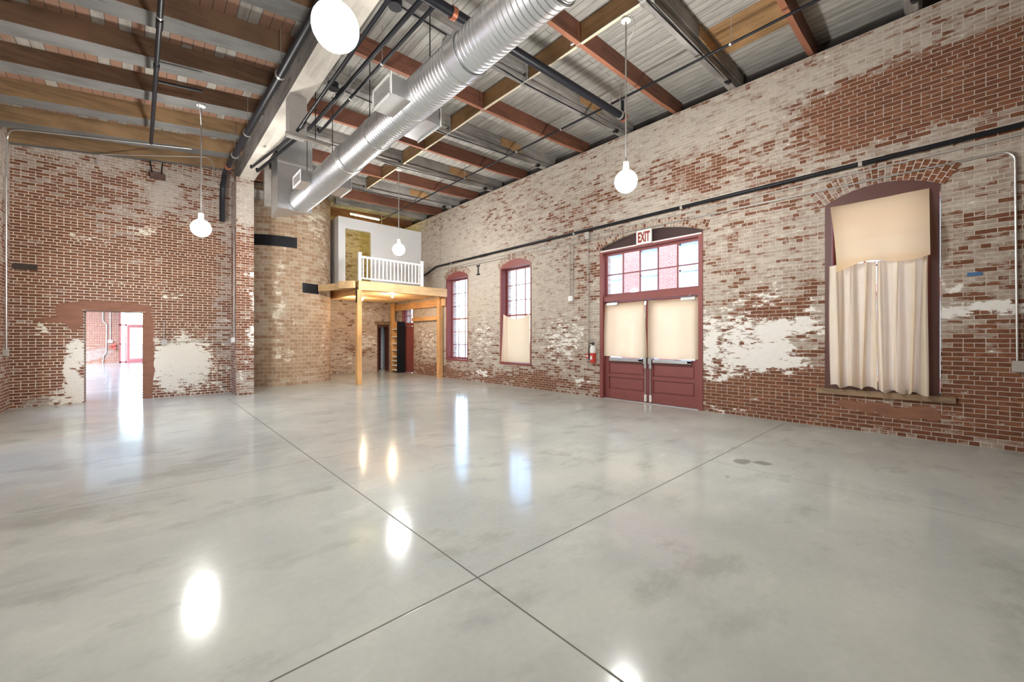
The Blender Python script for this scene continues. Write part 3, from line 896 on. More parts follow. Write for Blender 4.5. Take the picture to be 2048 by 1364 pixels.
for y, lab in zip(GY, GN):
    root = empty('trussed_rafter', (5.5, y, 6.6))
    tag(root, lab, 'rafter', 'grey trussed rafters of the right bay')
    m = MB()
    dep = 0.24
    x0, x1 = (2.25 if y < 14 else 5.32), XW + 0.36
    m.hexa([(x0, y - 0.1, z_deck(x0) - dep), (x1, y - 0.1, z_deck(x1) - dep), (x1, y + 0.1, z_deck(x1) - dep), (x0, y + 0.1, z_deck(x0) - dep),
            (x0, y - 0.1, z_deck(x0)), (x1, y - 0.1, z_deck(x1)), (x1, y + 0.1, z_deck(x1)), (x0, y + 0.1, z_deck(x0))])
    m.build('top_chord', GREYWOOD, root)
    zb = lambda X: z_deck(X) - 0.41
    if y > 14:
        continue
    m = MB().hexa([(3.6, y - 0.07, zb(3.6)), (XW - 0.02, y - 0.07, 6.62), (XW - 0.02, y + 0.07, 6.62), (3.6, y + 0.07, zb(3.6)),
                   (3.6, y - 0.07, zb(3.6) + 0.05), (XW - 0.02, y - 0.07, 6.74), (XW - 0.02, y + 0.07, 6.74), (3.6, y + 0.07, zb(3.6) + 0.05)])
    m.build('lower_chord', GREYWOOD, root)
    MB().box(5.38, 5.5, y - 0.09, y + 0.09, zb(5.44), z_deck(5.44) - dep).build('strut', GREYWOODV, root)
    MB().box(7.0, 7.75, y - 0.112, y - 0.1, z_deck(7.4) - 0.25, z_deck(7.4) - 0.03).build('splice_board', PLY, root)
    zr = lambda X: z_deck(X) - (0.45 if X > 3 else 0.30)
    MB().tube([(2.75, y - 0.04, z_deck(2.75) - 0.30), (5.44, y - 0.04, zb(5.44) - 0.03), (XW - 0.35, y - 0.04, 6.62)], 0.012, 8).build('tie_rod', BLACK, root, smooth=True)
    MB().tube([(2.72, y - 0.04, z_deck(2.75) - 0.36), (2.72, y - 0.04, z_deck(2.75) - 0.24)], 0.10, 14).build('washer_plate', BLACK, root, smooth=True)
    MB().tube([(XW - 0.42, y - 0.04, 6.60), (XW - 0.30, y - 0.04, 6.625)], 0.05, 10).build('turnbuckle', BLACK, root, smooth=True)

# blocking boards nailed between the rafters down the middle
allr = sorted([(y, 'r') for y in RY] + [(y, 'g') for y in GY])
segs = [(a[0] + (0.05 if a[1] == 'r' else 0.115), b[0] - (0.05 if b[1] == 'r' else 0.115)) for a, b in zip(allr, allr[1:])]
segs = [s for s in segs if s[1] < 14]
POSN = ['nearest to the camera', 'second along', 'carrying the right globe pendant', 'fourth along', 'fifth along', 'sixth along', 'seventh along', 'eighth along', 'ninth along', 'tenth along', 'eleventh along']
for k, (a, b) in enumerate(segs):
    m = MB().box(5.42, 5.465, a, b, z_deck(5.44) - 0.36, z_deck(5.44) - 0.02, {'bottom': 1})
    tag(m.build('blocking_board', [PLY, PLYPALE]), 'brown plank blocking between roof rafters, ' + POSN[min(k, 10)], 'board', 'blocking boards between rafters')
# newer boards patched into the deck
MB_patch = MB().hexa([(7.25, 1.8, z_deck(7.25) - 0.008), (8.2, 1.8, z_deck(8.2) - 0.008), (8.2, 2.9, z_deck(8.2) - 0.008), (7.25, 2.9, z_deck(7.25) - 0.008),
                      (7.25, 1.8, z_deck(7.25) + 0.01), (8.2, 1.8, z_deck(8.2) + 0.01), (8.2, 2.9, z_deck(8.2) + 0.01), (7.25, 2.9, z_deck(7.25) + 0.01)])
tag(MB_patch.build('deck_patch', PLY), 'patch of newer orange brown roof boards between red and grey rafters', 'boards')

# ================================================================== round duct and plenum
DX, DZ, DR = 3.0, 5.12, 0.262
duct = empty('spiral_duct', (DX, 11.4, DZ))
tag(duct, 'large shiny round spiral metal air duct hung under the roof', 'duct')
def duct_run(ya, yb, r):
    m = MB()
    n = 40
    prof = []
    y = ya
    while y < yb - 0.05:
        prof += [(y, r), (y + 0.048, r), (y + 0.056, r + 0.007), (y + 0.064, r + 0.007)]
        y += 0.072
    prof.append((yb, r))
    rings = []
    for yy, rr in prof:
        rings.append([m.bm.verts.new((DX + rr * math.cos(2 * PI * k / n), yy + 0.036 * k / n, DZ + rr * math.sin(2 * PI * k / n))) for k in range(n)])
    for p, q in zip(rings, rings[1:]):
        for k in range(n):
            m.face([p[k], p[(k + 1) % n], q[(k + 1) % n], q[k]])
    m.face(rings[0]); m.face(rings[-1])
    return m
duct_run(-4.5, 4.15, DR - 0.008).build('duct_section', GALV, duct, smooth=True)
duct_run(4.2, 8.0, DR).build('duct_section', GALV, duct, smooth=True)
duct_run(8.05, 11.40, DR + 0.012).build('duct_section', GALV, duct, smooth=True)
for yy, wdt in ((4.05, 0.24), (7.95, 0.16)):
    m = MB()
    n = 40
    rings = [[m.bm.verts.new((DX + r * math.cos(2 * PI * k / n), y, DZ + r * math.sin(2 * PI * k / n))) for k in range(n)]
             for (y, r) in ((yy, DR), (yy, DR + 0.022), (yy + 0.03, DR + 0.022), (yy + 0.035, DR + 0.012), (yy + wdt - 0.035, DR + 0.014), (yy + wdt - 0.03, DR + 0.026), (yy + wdt, DR + 0.026), (yy + wdt, DR))]
    for p, q in zip(rings, rings[1:]):
        for k in range(n):
            m.face([p[k], p[(k + 1) % n], q[(k + 1) % n], q[k]])
    m.build('coupling_collar', GALV, duct, smooth=True)
for yy in (2.6, 5.5, 6.75, 9.3, 10.5):
    m = MB()
    n = 40
    rings = [[m.bm.verts.new((DX + r * math.cos(2 * PI * k / n), yy + d, DZ + r * math.sin(2 * PI * k / n))) for k in range(n)] for d, r in ((0, DR), (0.003, DR + 0.017), (0.012, DR + 0.017), (0.015, DR))]
    for p, q in zip(rings, rings[1:]):
        for k in range(n):
            m.face([p[k], p[(k + 1) % n], q[(k + 1) % n], q[k]])
    m.build('seam_ring', CONDUIT, duct, smooth=True)

def register(side, ya, yb, za, zb_, xin, xout):
    """boxy side outlet; side -1 opens to the left, +1 to the right"""
    root = MB()
    x0, x1 = min(xin, xout), max(xin, xout)
    root.box(x0, x1, ya, yb, za, zb_)
    o = root.build('outlet_box', GALV, duct)
    t = 0.02
    xf = xout
    fr = MB()
    e = 0.012 * side
    for (a, b, c, d) in ((ya - t, ya + t, za - t, zb_ + t), (yb - t, yb + t, za - t, zb_ + t), (ya, yb, za - t, za + t), (ya, yb, zb_ - t, zb_ + t)):
        fr.box(min(xf, xf + e), max(xf, xf + e), a, b, c, d)
    fr.build('grille_frame', PLASTIC, o)
    gr = MB()
    k = int((zb_ - za - 0.04) / 0.028)
    for i in range(k):
        zz = za + 0.03 + i * 0.028
        gr.box(min(xf, xf + e * 0.6), max(xf, xf + e * 0.6), ya + t, yb - t, zz, zz + 0.012)
    gr.build('louvres', CONDUIT, o)
register(-1, 5.20, 5.78, 4.93, 5.20, 2.80, 2.50)
register(-1, 9.60, 10.2, 5.00, 5.24, 2.80, 2.52)
register(+1, 5.55, 6.25, 4.97, 5.22, 3.20, 3.50)
register(+1, 9.35, 10.0, 4.98, 5.22, 3.20, 3.50)
for yy in (3.3, 5.02, 7.1, 9.05, 10.9):
    m = MB()
    m.tube([(DX, yy, DZ + DR), (DX, yy, z_deck(DX) - 0.02)], 0.008, 6)
    m.tube([(DX, yy, DZ + DR - 0.01), (DX, yy, DZ + DR + 0.09)], 0.016, 6)
    m.build('hanger_rod', BLACK, duct)
pl = empty('duct_plenum', (2.8, 11.8, 5.0))
tag(pl, 'tall galvanized sheet metal plenum box feeding the end of the round duct', 'duct box')
m = MB()
m.hexa([(2.46, 11.45, 4.86), (3.28, 11.45, 4.86), (3.28, 12.1, 5.0), (2.46, 12.1, 4.72), (2.46, 11.45, z_deck(2.4) - 0.02), (3.28, 11.45, z_deck(2.4) - 0.02), (3.28, 12.1, z_deck(2.4) - 0.02), (2.46, 12.1, z_deck(2.4) - 0.02)])
m.build('plenum_body', GALV, pl)
MB().box(2.45, 3.29, 11.435, 11.452, 6.02, 6.07).build('seam_strip', CONDUIT, pl)
# boxed drop that carries the pipe strut under the beam
pd = empty('beam_drop_box', (2.05, 8.1, 5.25))
tag(pd, 'grey boxed drop below the main roof beam carrying black pipes', 'pipe support')
MB().box(1.91, 2.20, 8.0, 8.25, 5.25, 5.95).build('drop_body', plain('weathered_sheet', (0.46, 0.44, 0.42), 0.6, 0.3), pd)
MB().box(1.85, 2.62, 7.98, 8.04, 5.20, 5.25).build('strut_channel', CONDUIT, pd)
MB().tube([(2.35, 8.01, 5.25), (2.35, 8.01, 6.5)], 0.008, 6).build('threaded_rod', BLACK, pd)

# ================================================================== black pipes
def pipe(name, pts, r, label, cat='pipe', mat=BLACK, rr=0.06, group=None, n=12, clamps=(), joints=()):
    root = empty(name, pts[0])
    tag(root, label, cat, group)
    MB().tube(bend(pts, rr), r, n).build('pipe_run', mat, root, smooth=True)
    for c in joints:
        a, b = Vector(c[0]), Vector(c[1])
        MB().tube([a, b], r * 1.28, n).build('coupling', mat, root, smooth=True)
    for c in clamps:
        a, b = Vector(c[0]), Vector(c[1])
        MB().tube([a, b], r * 1.25, n).build('clamp_ring', c[2] if len(c) > 2 else CONDUIT, root, smooth=True)
        if len(c) > 3:
            MB().tube([c[3], c[4]], 0.006, 6).build('hanger_rod', CONDUIT, root)
    return root
def lerp(a, b, t): return tuple(a[i] + (b[i] - a[i]) * t for i in range(3))
A_, B_ = (1.72, 2.0, 5.84), (1.53, 12.7, 5.84)
cl = []
for yv in (4.4, 7.35, 9.9, 11.3):
    t = (yv - 2.0) / 10.7
    p0 = lerp(A_, B_, t); p1 = lerp(A_, B_, t + 0.004)
    cl.append((p0, p1, CONDUIT, (p0[0], p0[1], p0[2] + 0.07), (p0[0], p0[1], z_joist(p0[0]) + 0.25)))
p0 = lerp(A_, B_, 0.945); cl.append((p0, lerp(A_, B_, 0.957), COPPER))
pipe('sprinkler_main', [A_, B_, (1.53, 13.12, 5.62), (1.53, 13.2, 5.3), (1.53, 13.2, 4.68)], 0.062, 'thick black pipe left of the main beam, turning down the doorway wall', clamps=cl, rr=0.1)
pipe('sprinkler_branch', [(0.20, 2.0, 5.85), (0.10, 11.9, 5.85)], 0.032, 'thin black overhead pipe crossing the brown joists of the left bay',
     joints=[((0.148, 7.2, 5.85), (0.146, 7.42, 5.85)), ((0.135, 8.42, 5.85), (0.133, 8.54, 5.85))], clamps=[((0.155, 6.6, 5.85), (0.155, 6.63, 5.85)), ((0.148, 7.12, 5.85), (0.148, 7.15, 5.85))])
pipe('pipe_stub', [(0.16, 9.0, 5.87), (0.75, 9.0, 5.95)], 0.022, 'short black stub pipe teeing off the thin left bay pipe')
pipe('parallel_pipe', [(2.05, 2.6, 5.45), (2.04, 8.0, 5.31), (2.03, 8.4, 5.34), (1.99, 12.0, 5.88), (1.99, 12.0, 5.95)], 0.026, 'black pipe below the main beam passing over the boxed drop', rr=0.1, joints=[((2.05, 7.6, 5.32), (2.05, 7.8, 5.315))])
pipe('parallel_pipe', [(2.68, 4.64, 6.0), (2.58, 9.0, 5.99), (2.14, 12.1, 5.86), (2.14, 12.12, 5.95)], 0.034, 'black pipe right of the main beam bending over to the pier', rr=0.15, joints=[((2.62, 7.3, 6.0), (2.61, 7.6, 6.0))])
pipe('parallel_pipe', [(2.86, 4.64, 6.0), (2.78, 9.2, 5.99), (2.76, 9.24, 6.08)], 0.027, 'black pipe nearest the round duct ending in a small hook', rr=0.03,
     clamps=[((2.81, 7.5, 6.0), (2.81, 7.53, 6.0), CONDUIT, (2.81, 7.51, 6.0), (2.81, 7.51, 6.6)), ((2.83, 6.2, 6.0), (2.83, 6.23, 6.0), CONDUIT, (2.83, 6.21, 6.0), (2.83, 6.21, 6.6))])
pipe('cross_main', [(1.82, 4.56, 5.92), (7.18, 4.52, 6.06)], 0.068, 'thick black sprinkler main crossing above the round duct', clamps=[((3.05, 4.56, 5.957), (3.12, 4.56, 5.959), COPPER, (3.08, 4.56, 6.0), (3.08, 4.56, 6.62)),
     ((7.06, 4.52, 6.058), (7.09, 4.52, 6.058), CONDUIT, (7.07, 4.52, 6.1), (7.07, 4.52, 6.8)), ((7.18, 4.52, 6.06), (7.24, 4.52, 6.06), COPPER)])
pipe('riser_pipe', [(7.17, 4.52, 6.15), (7.17, 4.52, 6.38)], 0.03, 'short black riser from the thick main to the thin sprinkler line')
hs = []
for yv in (0.9, 2.45, 4.75, 6.1, 7.6, 9.9):
    hs.append(((7.12, yv, 6.4), (7.12, yv + 0.03, 6.4), CONDUIT, (7.12, yv, 6.35), (7.12, yv, 6.85)))
pipe('sprinkler_line', [(7.12, -4.0, 6.40), (7.12, 16.0, 6.40)], 0.022, 'thin black sprinkler line running along under the right bay rafters', clamps=hs)

# wall pipes and conduits on the long wall
pipe('wall_pipe', [(8.74, -4.0, 4.43), (8.74, 14.15, 4.47), (8.70, 14.95, 4.22), (8.70, 15.45, 4.22)], 0.036, 'thick black pipe running along the long brick wall above doors and windows', rr=0.1,
     joints=[((8.74, 10.9, 4.46), (8.74, 11.25, 4.46))], clamps=[((8.74, y, 4.435), (8.74, y + 0.05, 4.435), OLDCON) for y in (1.0, 4.0, 7.0, 13.0)])
pipe('wall_conduit', [(8.80, -4.0, 4.33), (8.80, 14.3, 4.31), (8.79, 15.0, 4.02), (8.79, 15.45, 4.02)], 0.013, 'upper thin conduit just below the thick black wall pipe', mat=OLDCON, rr=0.1, n=8)
pipe('wall_conduit', [(8.80, 12.8, 4.23), (8.80, -0.50, 4.14), (8.80, -0.58, 4.05), (8.80, -0.60, 1.24)], 0.013, 'thin conduit crossing above the arches and dropping down at right', mat=CONDUIT, rr=0.12, n=8)
def box_thing(name, x0, x1, ya, yb, za, zb_, mat, label, cat, cover=True, face='x'):
    root = empty(name, ((x0 + x1) / 2, (ya + yb) / 2, za))
    tag(root, label, cat)
    MB().box(x0, x1, ya, yb, za, zb_).build('box_body', mat, root, bevel=0.006)
    if cover:
        if face == 'x':
            MB().box(x0 - 0.006, x0, ya - 0.006, yb + 0.006, za - 0.006, zb_ + 0.006).build('cover_plate', mat, root)
        else:
            MB().box(x0 - 0.006, x1 + 0.006, ya - 0.006, ya, za - 0.006, zb_ + 0.006).build('cover_plate', mat, root)
    return root
box_thing('junction_box', 8.77, 8.828, -0.655, -0.555, 1.10, 1.24, OLDCON, 'metal switch box at the foot of the far right conduit', 'electrical box')
box_thing('junction_box', 8.75, 8.828, 6.55, 6.67, 4.22, 4.40, OLDCON, 'metal junction box under the thick wall pipe left of the double door', 'electrical box')
pipe('wall_conduit', [(8.805, 6.61, 4.25), (8.805, 6.60, 1.13)], 0.012, 'thin conduit dropping from the junction box to the red pull station', mat=OLDCON, n=8)
pipe('wall_conduit', [(8.805, 7.42, 4.20), (8.805, 7.25, 4.20), (8.805, 7.24, 2.72)], 0.012, 'left one of two close parallel conduits dropping to a small box', mat=OLDCON, n=8)
pipe('wall_conduit', [(8.805, 6.98, 4.20), (8.805, 7.13, 4.20), (8.805, 7.14, 2.72)], 0.012, 'right one of two close parallel conduits dropping to a small box', mat=OLDCON, n=8)
box_thing('junction_box', 8.77, 8.828, 7.12, 7.26, 2.60, 2.73, PLASTIC, 'small pale box at the bottom of two parallel conduits', 'electrical box')
pipe('wall_cable', [(8.81, 13.9, 6.3), (8.80, 13.95, 5.6), (8.81, 13.9, 4.55), (8.81, 13.93, 4.0)], 0.011, 'dark vertical cable on the long wall at the loft corner', mat=OLDCON, n=8)
# fire pull station, extinguisher
ps = empty('pull_station', (8.8, 6.6, 1.0))
tag(ps, 'small red fire alarm pull station on the brick wall', 'fire alarm')
MB().box(8.765, 8.828, 6.54, 6.66, 1.02, 1.14).build('station_body', FIRE, ps, bevel=0.008)
MB().box(8.755, 8.768, 6.565, 6.635, 1.06, 1.10).build('pull_handle', PLASTIC, ps, bevel=0.004)
ex = empty('fire_extinguisher', (8.72, 6.40, 0.9))
tag(ex, 'red fire extinguisher hung on the wall left of the double door', 'fire extinguisher')
MB().lathe([(0, 0), (0.062, 0), (0.075, 0.015), (0.075, 0.27)], (8.74, 6.40, 0.90)).build('cylinder', FIRE, ex, smooth=True)
MB().lathe([(0.0755, 0.27), (0.0755, 0.40), (0.05, 0.45), (0.022, 0.47), (0, 0.47)], (8.74, 6.40, 0.90)).build('label_sleeve', PLASTIC, ex, smooth=True)
MB().box(8.655, 8.666, 6.37, 6.43, 1.0, 1.09).build('instruction_label', PLASTIC, ex)
MB().lathe([(0, 0), (0.022, 0), (0.022, 0.06), (0, 0.06)], (8.74, 6.40, 1.365), 12).box(8.68, 8.80, 6.385, 6.415, 1.41, 1.435).box(8.68, 8.77, 6.388, 6.412, 1.445, 1.462).build('valve_head', BLACK, ex)
MB().tube(bend([(8.72, 6.41, 1.41), (8.70, 6.49, 1.43), (8.69, 6.50, 1.2), (8.69, 6.49, 0.98)], 0.05), 0.012, 8).build('hose', BLACK, ex, smooth=True)
# EXIT sign
sg = empty('exit_sign', (8.80, 4.95, 3.79))
tag(sg, 'white exit sign with red letters on the arch of the double door', 'sign')
MB().box(8.76, 8.81, 4.755, 5.145, 3.80, 4.14).build('sign_plate', SIGNWHITE, sg, bevel=0.004)
cu = bpy.data.curves.new('letters', 'FONT')
cu.body = 'EXIT'
cu.size = 0.33
cu.extrude = 0.003
cu.offset = 0.012
cu.align_x = 'CENTER'
cu.align_y = 'CENTER'
tmp = bpy.data.objects.new('letters_tmp', cu)
COL.objects.link(tmp)
dg = bpy.context.evaluated_depsgraph_get()
dg.update()
me = bpy.data.meshes.new_from_object(tmp.evaluated_get(dg))
bpy.data.objects.remove(tmp)
xs = [v.co.x for v in me.vertices]; ys = [v.co.y for v in me.vertices]
sx = 0.31 / (max(xs) - min(xs)); sy = 0.245 / (max(ys) - min(ys)); my = (max(ys) + min(ys)) / 2
for v in me.vertices:
    v.co = (8.757 - v.co.z, 4.95 - v.co.x * sx, 3.97 + (v.co.y - my) * sy)
me.materials.clear()
me.materials.append(SIGNRED)
lt = bpy.data.objects.new('sign_letters', me)
COL.objects.link(lt)
lt.parent = sg
lt.matrix_parent_inverse = Matrix.Translation(sg.location).inverted()
# tape, tie-rod anchor plate
tag(MB().box(8.822, 8.829, -0.29, -0.145, 2.455, 2.505).build('tape_strip', BLUETAPE), 'strip of blue tape stuck on the bricks right of the window', 'tape')
tag(MB().box(8.815, 8.829, 11.36, 11.56, 4.13, 4.18).box(8.815, 8.829, 11.36, 11.56, 3.82, 3.87).box(8.815, 8.829, 11.43, 11.49, 3.87, 4.13).build('anchor_plate', BLACK), 'black iron anchor plate shaped like an I between the two tall windows', 'anchor plate')

# ================================================================== curtains
def cloth_sheet(name, fn, nu, nv, mat):
    m = MB()
    ga = [[m.bm.verts.new(fn(i / nu, j / nv)) for i in range(nu + 1)] for j in range(nv + 1)]
    for j in range(nv):
        for i in range(nu):
            m.face([ga[j][i], ga[j][i + 1], ga[j + 1][i + 1], ga[j + 1][i]])
    return m.build(name, mat, smooth=True)
def L(a, b, t): return a + (b - a) * t
# door curtains, u from left (large Y) to right
def dc(yl, yr, zt, zb_, seed):
    def fn(u, v):
        pin = 0.02 * math.sin(PI * v)
        y = L(yl - pin * 0.6, yr + pin, u) + (0.03 * v if False else 0)
        if seed == 1:
            y = L(L(yl, yl + 0.03, v), L(yr + 0.10, yr, math.sin(v * PI / 2)) if v < 1 else yr, u)
        else:
            y = L(L(yl, yl, v), L(yr, yr - 0.02, v), u)
        z = L(zt, zb_, v) + 0.012 * math.sin(u * 5 + seed) * v - (0.02 * math.sin(PI * u) * (1 - v))
        x = XW + 0.062 - 0.02 * v + 0.012 * math.sin(u * 17 + seed * 2 + v) * (0.3 + v) + 0.01 * math.sin(u * 7 - v * 4)
        return (x, y, z)
    return fn
tag(cloth_sheet('door_curtain', dc(6.13, 4.93, 2.46, 1.085, 1), 60, 24, CLOTH), 'cream cloth tacked over the glass of the left door leaf', 'curtain', 'door curtains')
tag(cloth_sheet('door_curtain', dc(4.90, 3.66, 2.46, 1.085, 2), 60, 24, CLOTH), 'cream cloth tacked over the glass of the right door leaf', 'curtain', 'door curtains')
# tall window sheet with sagging top edge and one loose fold
def tw(u, v):
    yl, yr = 10.12, 8.86
    z_top = 2.36 - 0.16 * math.sin(PI * min(1, u * 1.02)) - 0.03 * u
    y = L(yl + 0.03 * v * 2.0 * (1 - u), yr, u)
    z = L(z_top, 0.78, v)
    x = XW + 0.02 - 0.06 * v * (1 - u) + 0.012 * math.sin(u * 11 + v * 2) + 0.03 * math.exp(-((u - 0.10 - 0.10 * v) / 0.035) ** 2) * -1
    return (x, y, z)
tag(cloth_sheet('window_curtain', tw, 70, 26, CLOTH), 'cream sheet sagging across the lower half of the near tall window', 'curtain')
# big window: upper panel, two pleated lower panels
def up(u, v):
    yl = L(1.43, 1.32, math.sin(v * PI / 2) ** 1.2)
    yr = L(0.235, 0.22, v)
    y = L(yl, yr, u)
    zb_ = L(2.70, 2.83, u) + 0.055 * math.sin(u * 2 * PI * 1.02 - 0.6)
    z = L(3.83, zb_, v)
    x = XW - 0.03 - 0.165 * min(1, v * 1.6) ** 1.5 + 0.008 * math.sin(u * 13) * (0.5 + v) + 0.012 * math.sin(u * 5 + v * 3)
    return (x, y, z)
tag(cloth_sheet('valance', up, 60, 24, CLOTHG), 'glowing cream cloth panel across the top of the big window', 'curtain')
def pleats(yl, yr, zb_, ph, n):
    def fn(u, v):
        flare = 0.55 + 0.45 * v
        a = 2 * PI * n * u + ph
        x = XW - 0.09 + 0.062 * flare * math.sin(a + 0.7 * math.sin(2 * v + u * 7)) + 0.008 * math.sin(2.7 * a + 1)
        y = L(yl, yr, u) + 0.012 * math.cos(a) * flare + 0.03 * v * (u - 0.5) + 0.015 * math.sin(v * 3 + u * 14)
        z = L(2.80, zb_ + 0.025 * math.sin(u * 16 + ph), v)
        return (x, y, z)
    return fn
tag(cloth_sheet('pleated_curtain', pleats(1.43, 0.815, 0.735, 0.4, 3.6), 110, 26, CLOTHW), 'left pleated linen curtain hanging in the big window', 'curtain', 'pleated curtains')
tag(cloth_sheet('pleated_curtain', pleats(0.825, 0.235, 0.70, 2.2, 3.4), 110, 26, CLOTHW), 'right pleated linen curtain hanging in the big window', 'curtain', 'pleated curtains')

# ================================================================== pendant globes
def pendant(x, y, zc, ztop, label, wire=1):
    root = empty('globe_pendant', (x, y, ztop))
    tag(root, label, 'pendant light', 'globe pendant lights')
    MB().lathe([(0, 0), (0.075, 0), (0.075, -0.03), (0.03, -0.05), (0, -0.05)], (x, y, ztop)).build('canopy', PLASTIC, root, smooth=True)
    MB().tube([(x, y, ztop - 0.03), (x, y, zc + 0.24)], 0.0125, 10).build('rod', CONDUIT, root, smooth=True)
    MB().lathe([(0, 0.30), (0.045, 0.30), (0.05, 0.16), (0.06, 0.13), (0, 0.13)], (x, y, zc), 16).build('socket_cap', CONDUIT, root, smooth=True)
    MB().sphere((x, y, zc), 0.17).build('globe', GLOBE, root, smooth=True)
    if wire:
        pts = [(x, y, ztop + 0.0), (x - 0.06, y - 0.12, ztop - 0.02), (x - 0.03, y - 0.2, ztop - 0.22), (x, y - 0.02, ztop - 0.4)]
        MB().tube(bend(pts, 0.15), 0.006, 6).build('wire', PLASTIC, root, smooth=True)
    return root
pendant(0.83, 10.15, 3.76, z_joist(0.83), 'lit globe pendant hanging in front of the doorway brick wall')
pendant(1.08, 3.19, 3.94, z_joist(1.05) + 0.31, 'lit globe pendant nearest overhead in the left bay', 0)
pendant(5.52, 3.42, 3.99, z_deck(5.5) - 0.37, 'lit globe pendant hanging before the long wall near the double door')
pendant(5.50, 10.95, 4.16, z_deck(5.5) - 0.37, 'lit globe pendant hanging in front of the loft railing', 0)
tag(MB().box(5.385, 5.419, 4.30, 4.42, 6.58, 6.68).build('wire_box', PLASTIC, bevel=0.005), 'small white wiring box on the blocking board near a globe pendant', 'electrical box')
tag(MB().box(-2.16, -1.80, 13.985, 13.999, 3.09, 3.22).build('wall_dark_block', wood('near_black_wood', (0.045, 0.03, 0.022), 'x')), 'dark block on the brick wall near the far left corner', 'timber block')  # flat near-black block laid on the brick face
# white wire strung along the blocking
tag(MB().tube([(5.33, y, z_deck(5.44) - 0.445 + 0.012 * math.sin(y * 2.1)) for y in [2.2 + 0.25 * i for i in range(30)]], 0.006, 6).build('cable', PLASTIC), 'thin white cable strung along the blocking boards', 'cable')

# ================================================================== loft
DKZ = 3.50
lf = empty('loft_platform', (7.0, 13.6, 0))
tag(lf, 'pine framed mezzanine loft standing on posts in the far corner', 'loft')
x0, x1, ya, yb = 5.30, XW - 0.03, 13.45, 18.18
MB().box(x0, x1, ya, yb, DKZ - 0.04, DKZ).build('deck', PINE, lf)
MB().box(x0, x1 + 0.0, ya - 0.02, ya + 0.07, 3.19, DKZ + 0.0).build('front_beam', PINE, lf, bevel=0.004)
MB().box(x0, x0 + 0.09, ya + 0.07, yb - 0.3, 3.08, DKZ - 0.05).build('side_beam', PINEY, lf, bevel=0.004)
MB().box(x1 - 0.10, x1, ya + 0.07, yb - 0.1, 2.84, 3.13).build('ledger', PINEY, lf, bevel=0.004)
for k in range(9):
    yy = ya + 0.45 + k * 0.5
    MB().box(x0 + 0.09, x1 - 0.0, yy, yy + 0.05, 3.22, DKZ - 0.04).build('joist', PINE, lf)
MB().box(5.24, 5.40, 13.40, 13.56, 0, 3.19).build('post', PINEV, lf, bevel=0.006)
MB().box(8.62, 8.80, 13.72, 13.90, 0, 3.19).build('post', PINEV, lf, bevel=0.006)
MB().box(8.50, 8.66, 17.62, 17.78, 0, 3.19).build('post', PINEV, lf, bevel=0.006)
MB().box(8.70, 8.80, 13.9, 16.1, 2.30, 2.46).build('brace', PINEY, lf)
MB().box(5.235, 5.243, 13.42, 13.54, 2.75, 3.3).build('strap_plate', BLACK, lf)
tb = empty('tie_timber', (5.0, 14.2, 3.2))
tag(tb, 'pine timber tying the loft corner to the tan chimney', 'timber')
MB().beam((4.50, 14.93, 3.30), (5.20, 13.70, 3.36), 0.10, 0.22).build('timber', PINE, tb, bevel=0.004)
MB().beam((4.86, 13.98, 3.36), (5.17, 13.46, 3.36), 0.09, 0.24).build('end_block', PINE, tb, bevel=0.004)
rl = empty('railing', (6.5, 13.5, DKZ))
tag(rl, 'white balustrade along the front edge of the loft', 'railing')
def rpost(x): MB().box(x - 0.05, x + 0.05, 13.46, 13.56, DKZ, DKZ + 0.93).box(x - 0.06, x + 0.06, 13.45, 13.57, DKZ + 0.93, DKZ + 0.96).build('post', WHITE, rl, bevel=0.005)
rpost(5.36); rpost(7.72)
MB().box(5.41, 7.67, 13.47, 13.55, DKZ + 0.78, DKZ + 0.85).build('top_rail', WHITE, rl, bevel=0.008)
MB().box(5.41, 7.67, 13.485, 13.535, DKZ + 0.07, DKZ + 0.12).build('bottom_rail', WHITE, rl, bevel=0.005)
for k in range(16):
    xx = 5.41 + 2.26 * (k + 0.5) / 16
    MB().box(xx - 0.018, xx + 0.018, 13.492, 13.528, DKZ + 0.12, DKZ + 0.78).build('baluster', WHITE, rl)
# white room on the loft
up_w = plate('wall_upper', rect(5.35, XW, DKZ, 6.15), [rect(5.60, 6.60, DKZ, 5.73)], 'y', 15.5, 15.6, WALLWHITE)
struct(up_w)
struct(MB().box(5.35, 5.45, 15.6, 18.2, DKZ, 6.15).build('wall_upper_side', WALLWHITE))
tr = MB()
tr.box(5.52, 5.60, 15.485, 15.5, DKZ, 5.81).box(6.60, 6.68, 15.485, 15.5, DKZ, 5.81).box(5.60, 6.60, 15.485, 15.5, 5.73, 5.81)
struct(tr.build('trim_2', WHITE))
st = empty('strip_light', (6.5, 15.9, 6.5))
tag(st, 'thin fluorescent strip light hung above the white loft room', 'light')
MB().box(5.95, 7.15, 15.93, 15.99, 6.46, 6.50).build('fixture_body', PLASTIC, st)
MB().tube([(5.97, 15.96, 6.44), (6.92, 15.96, 6.44)], 0.016, 8).tube([(6.96, 15.96, 6.44), (7.13, 15.96, 6.44)], 0.016, 8).build('tube', TUBE, st)
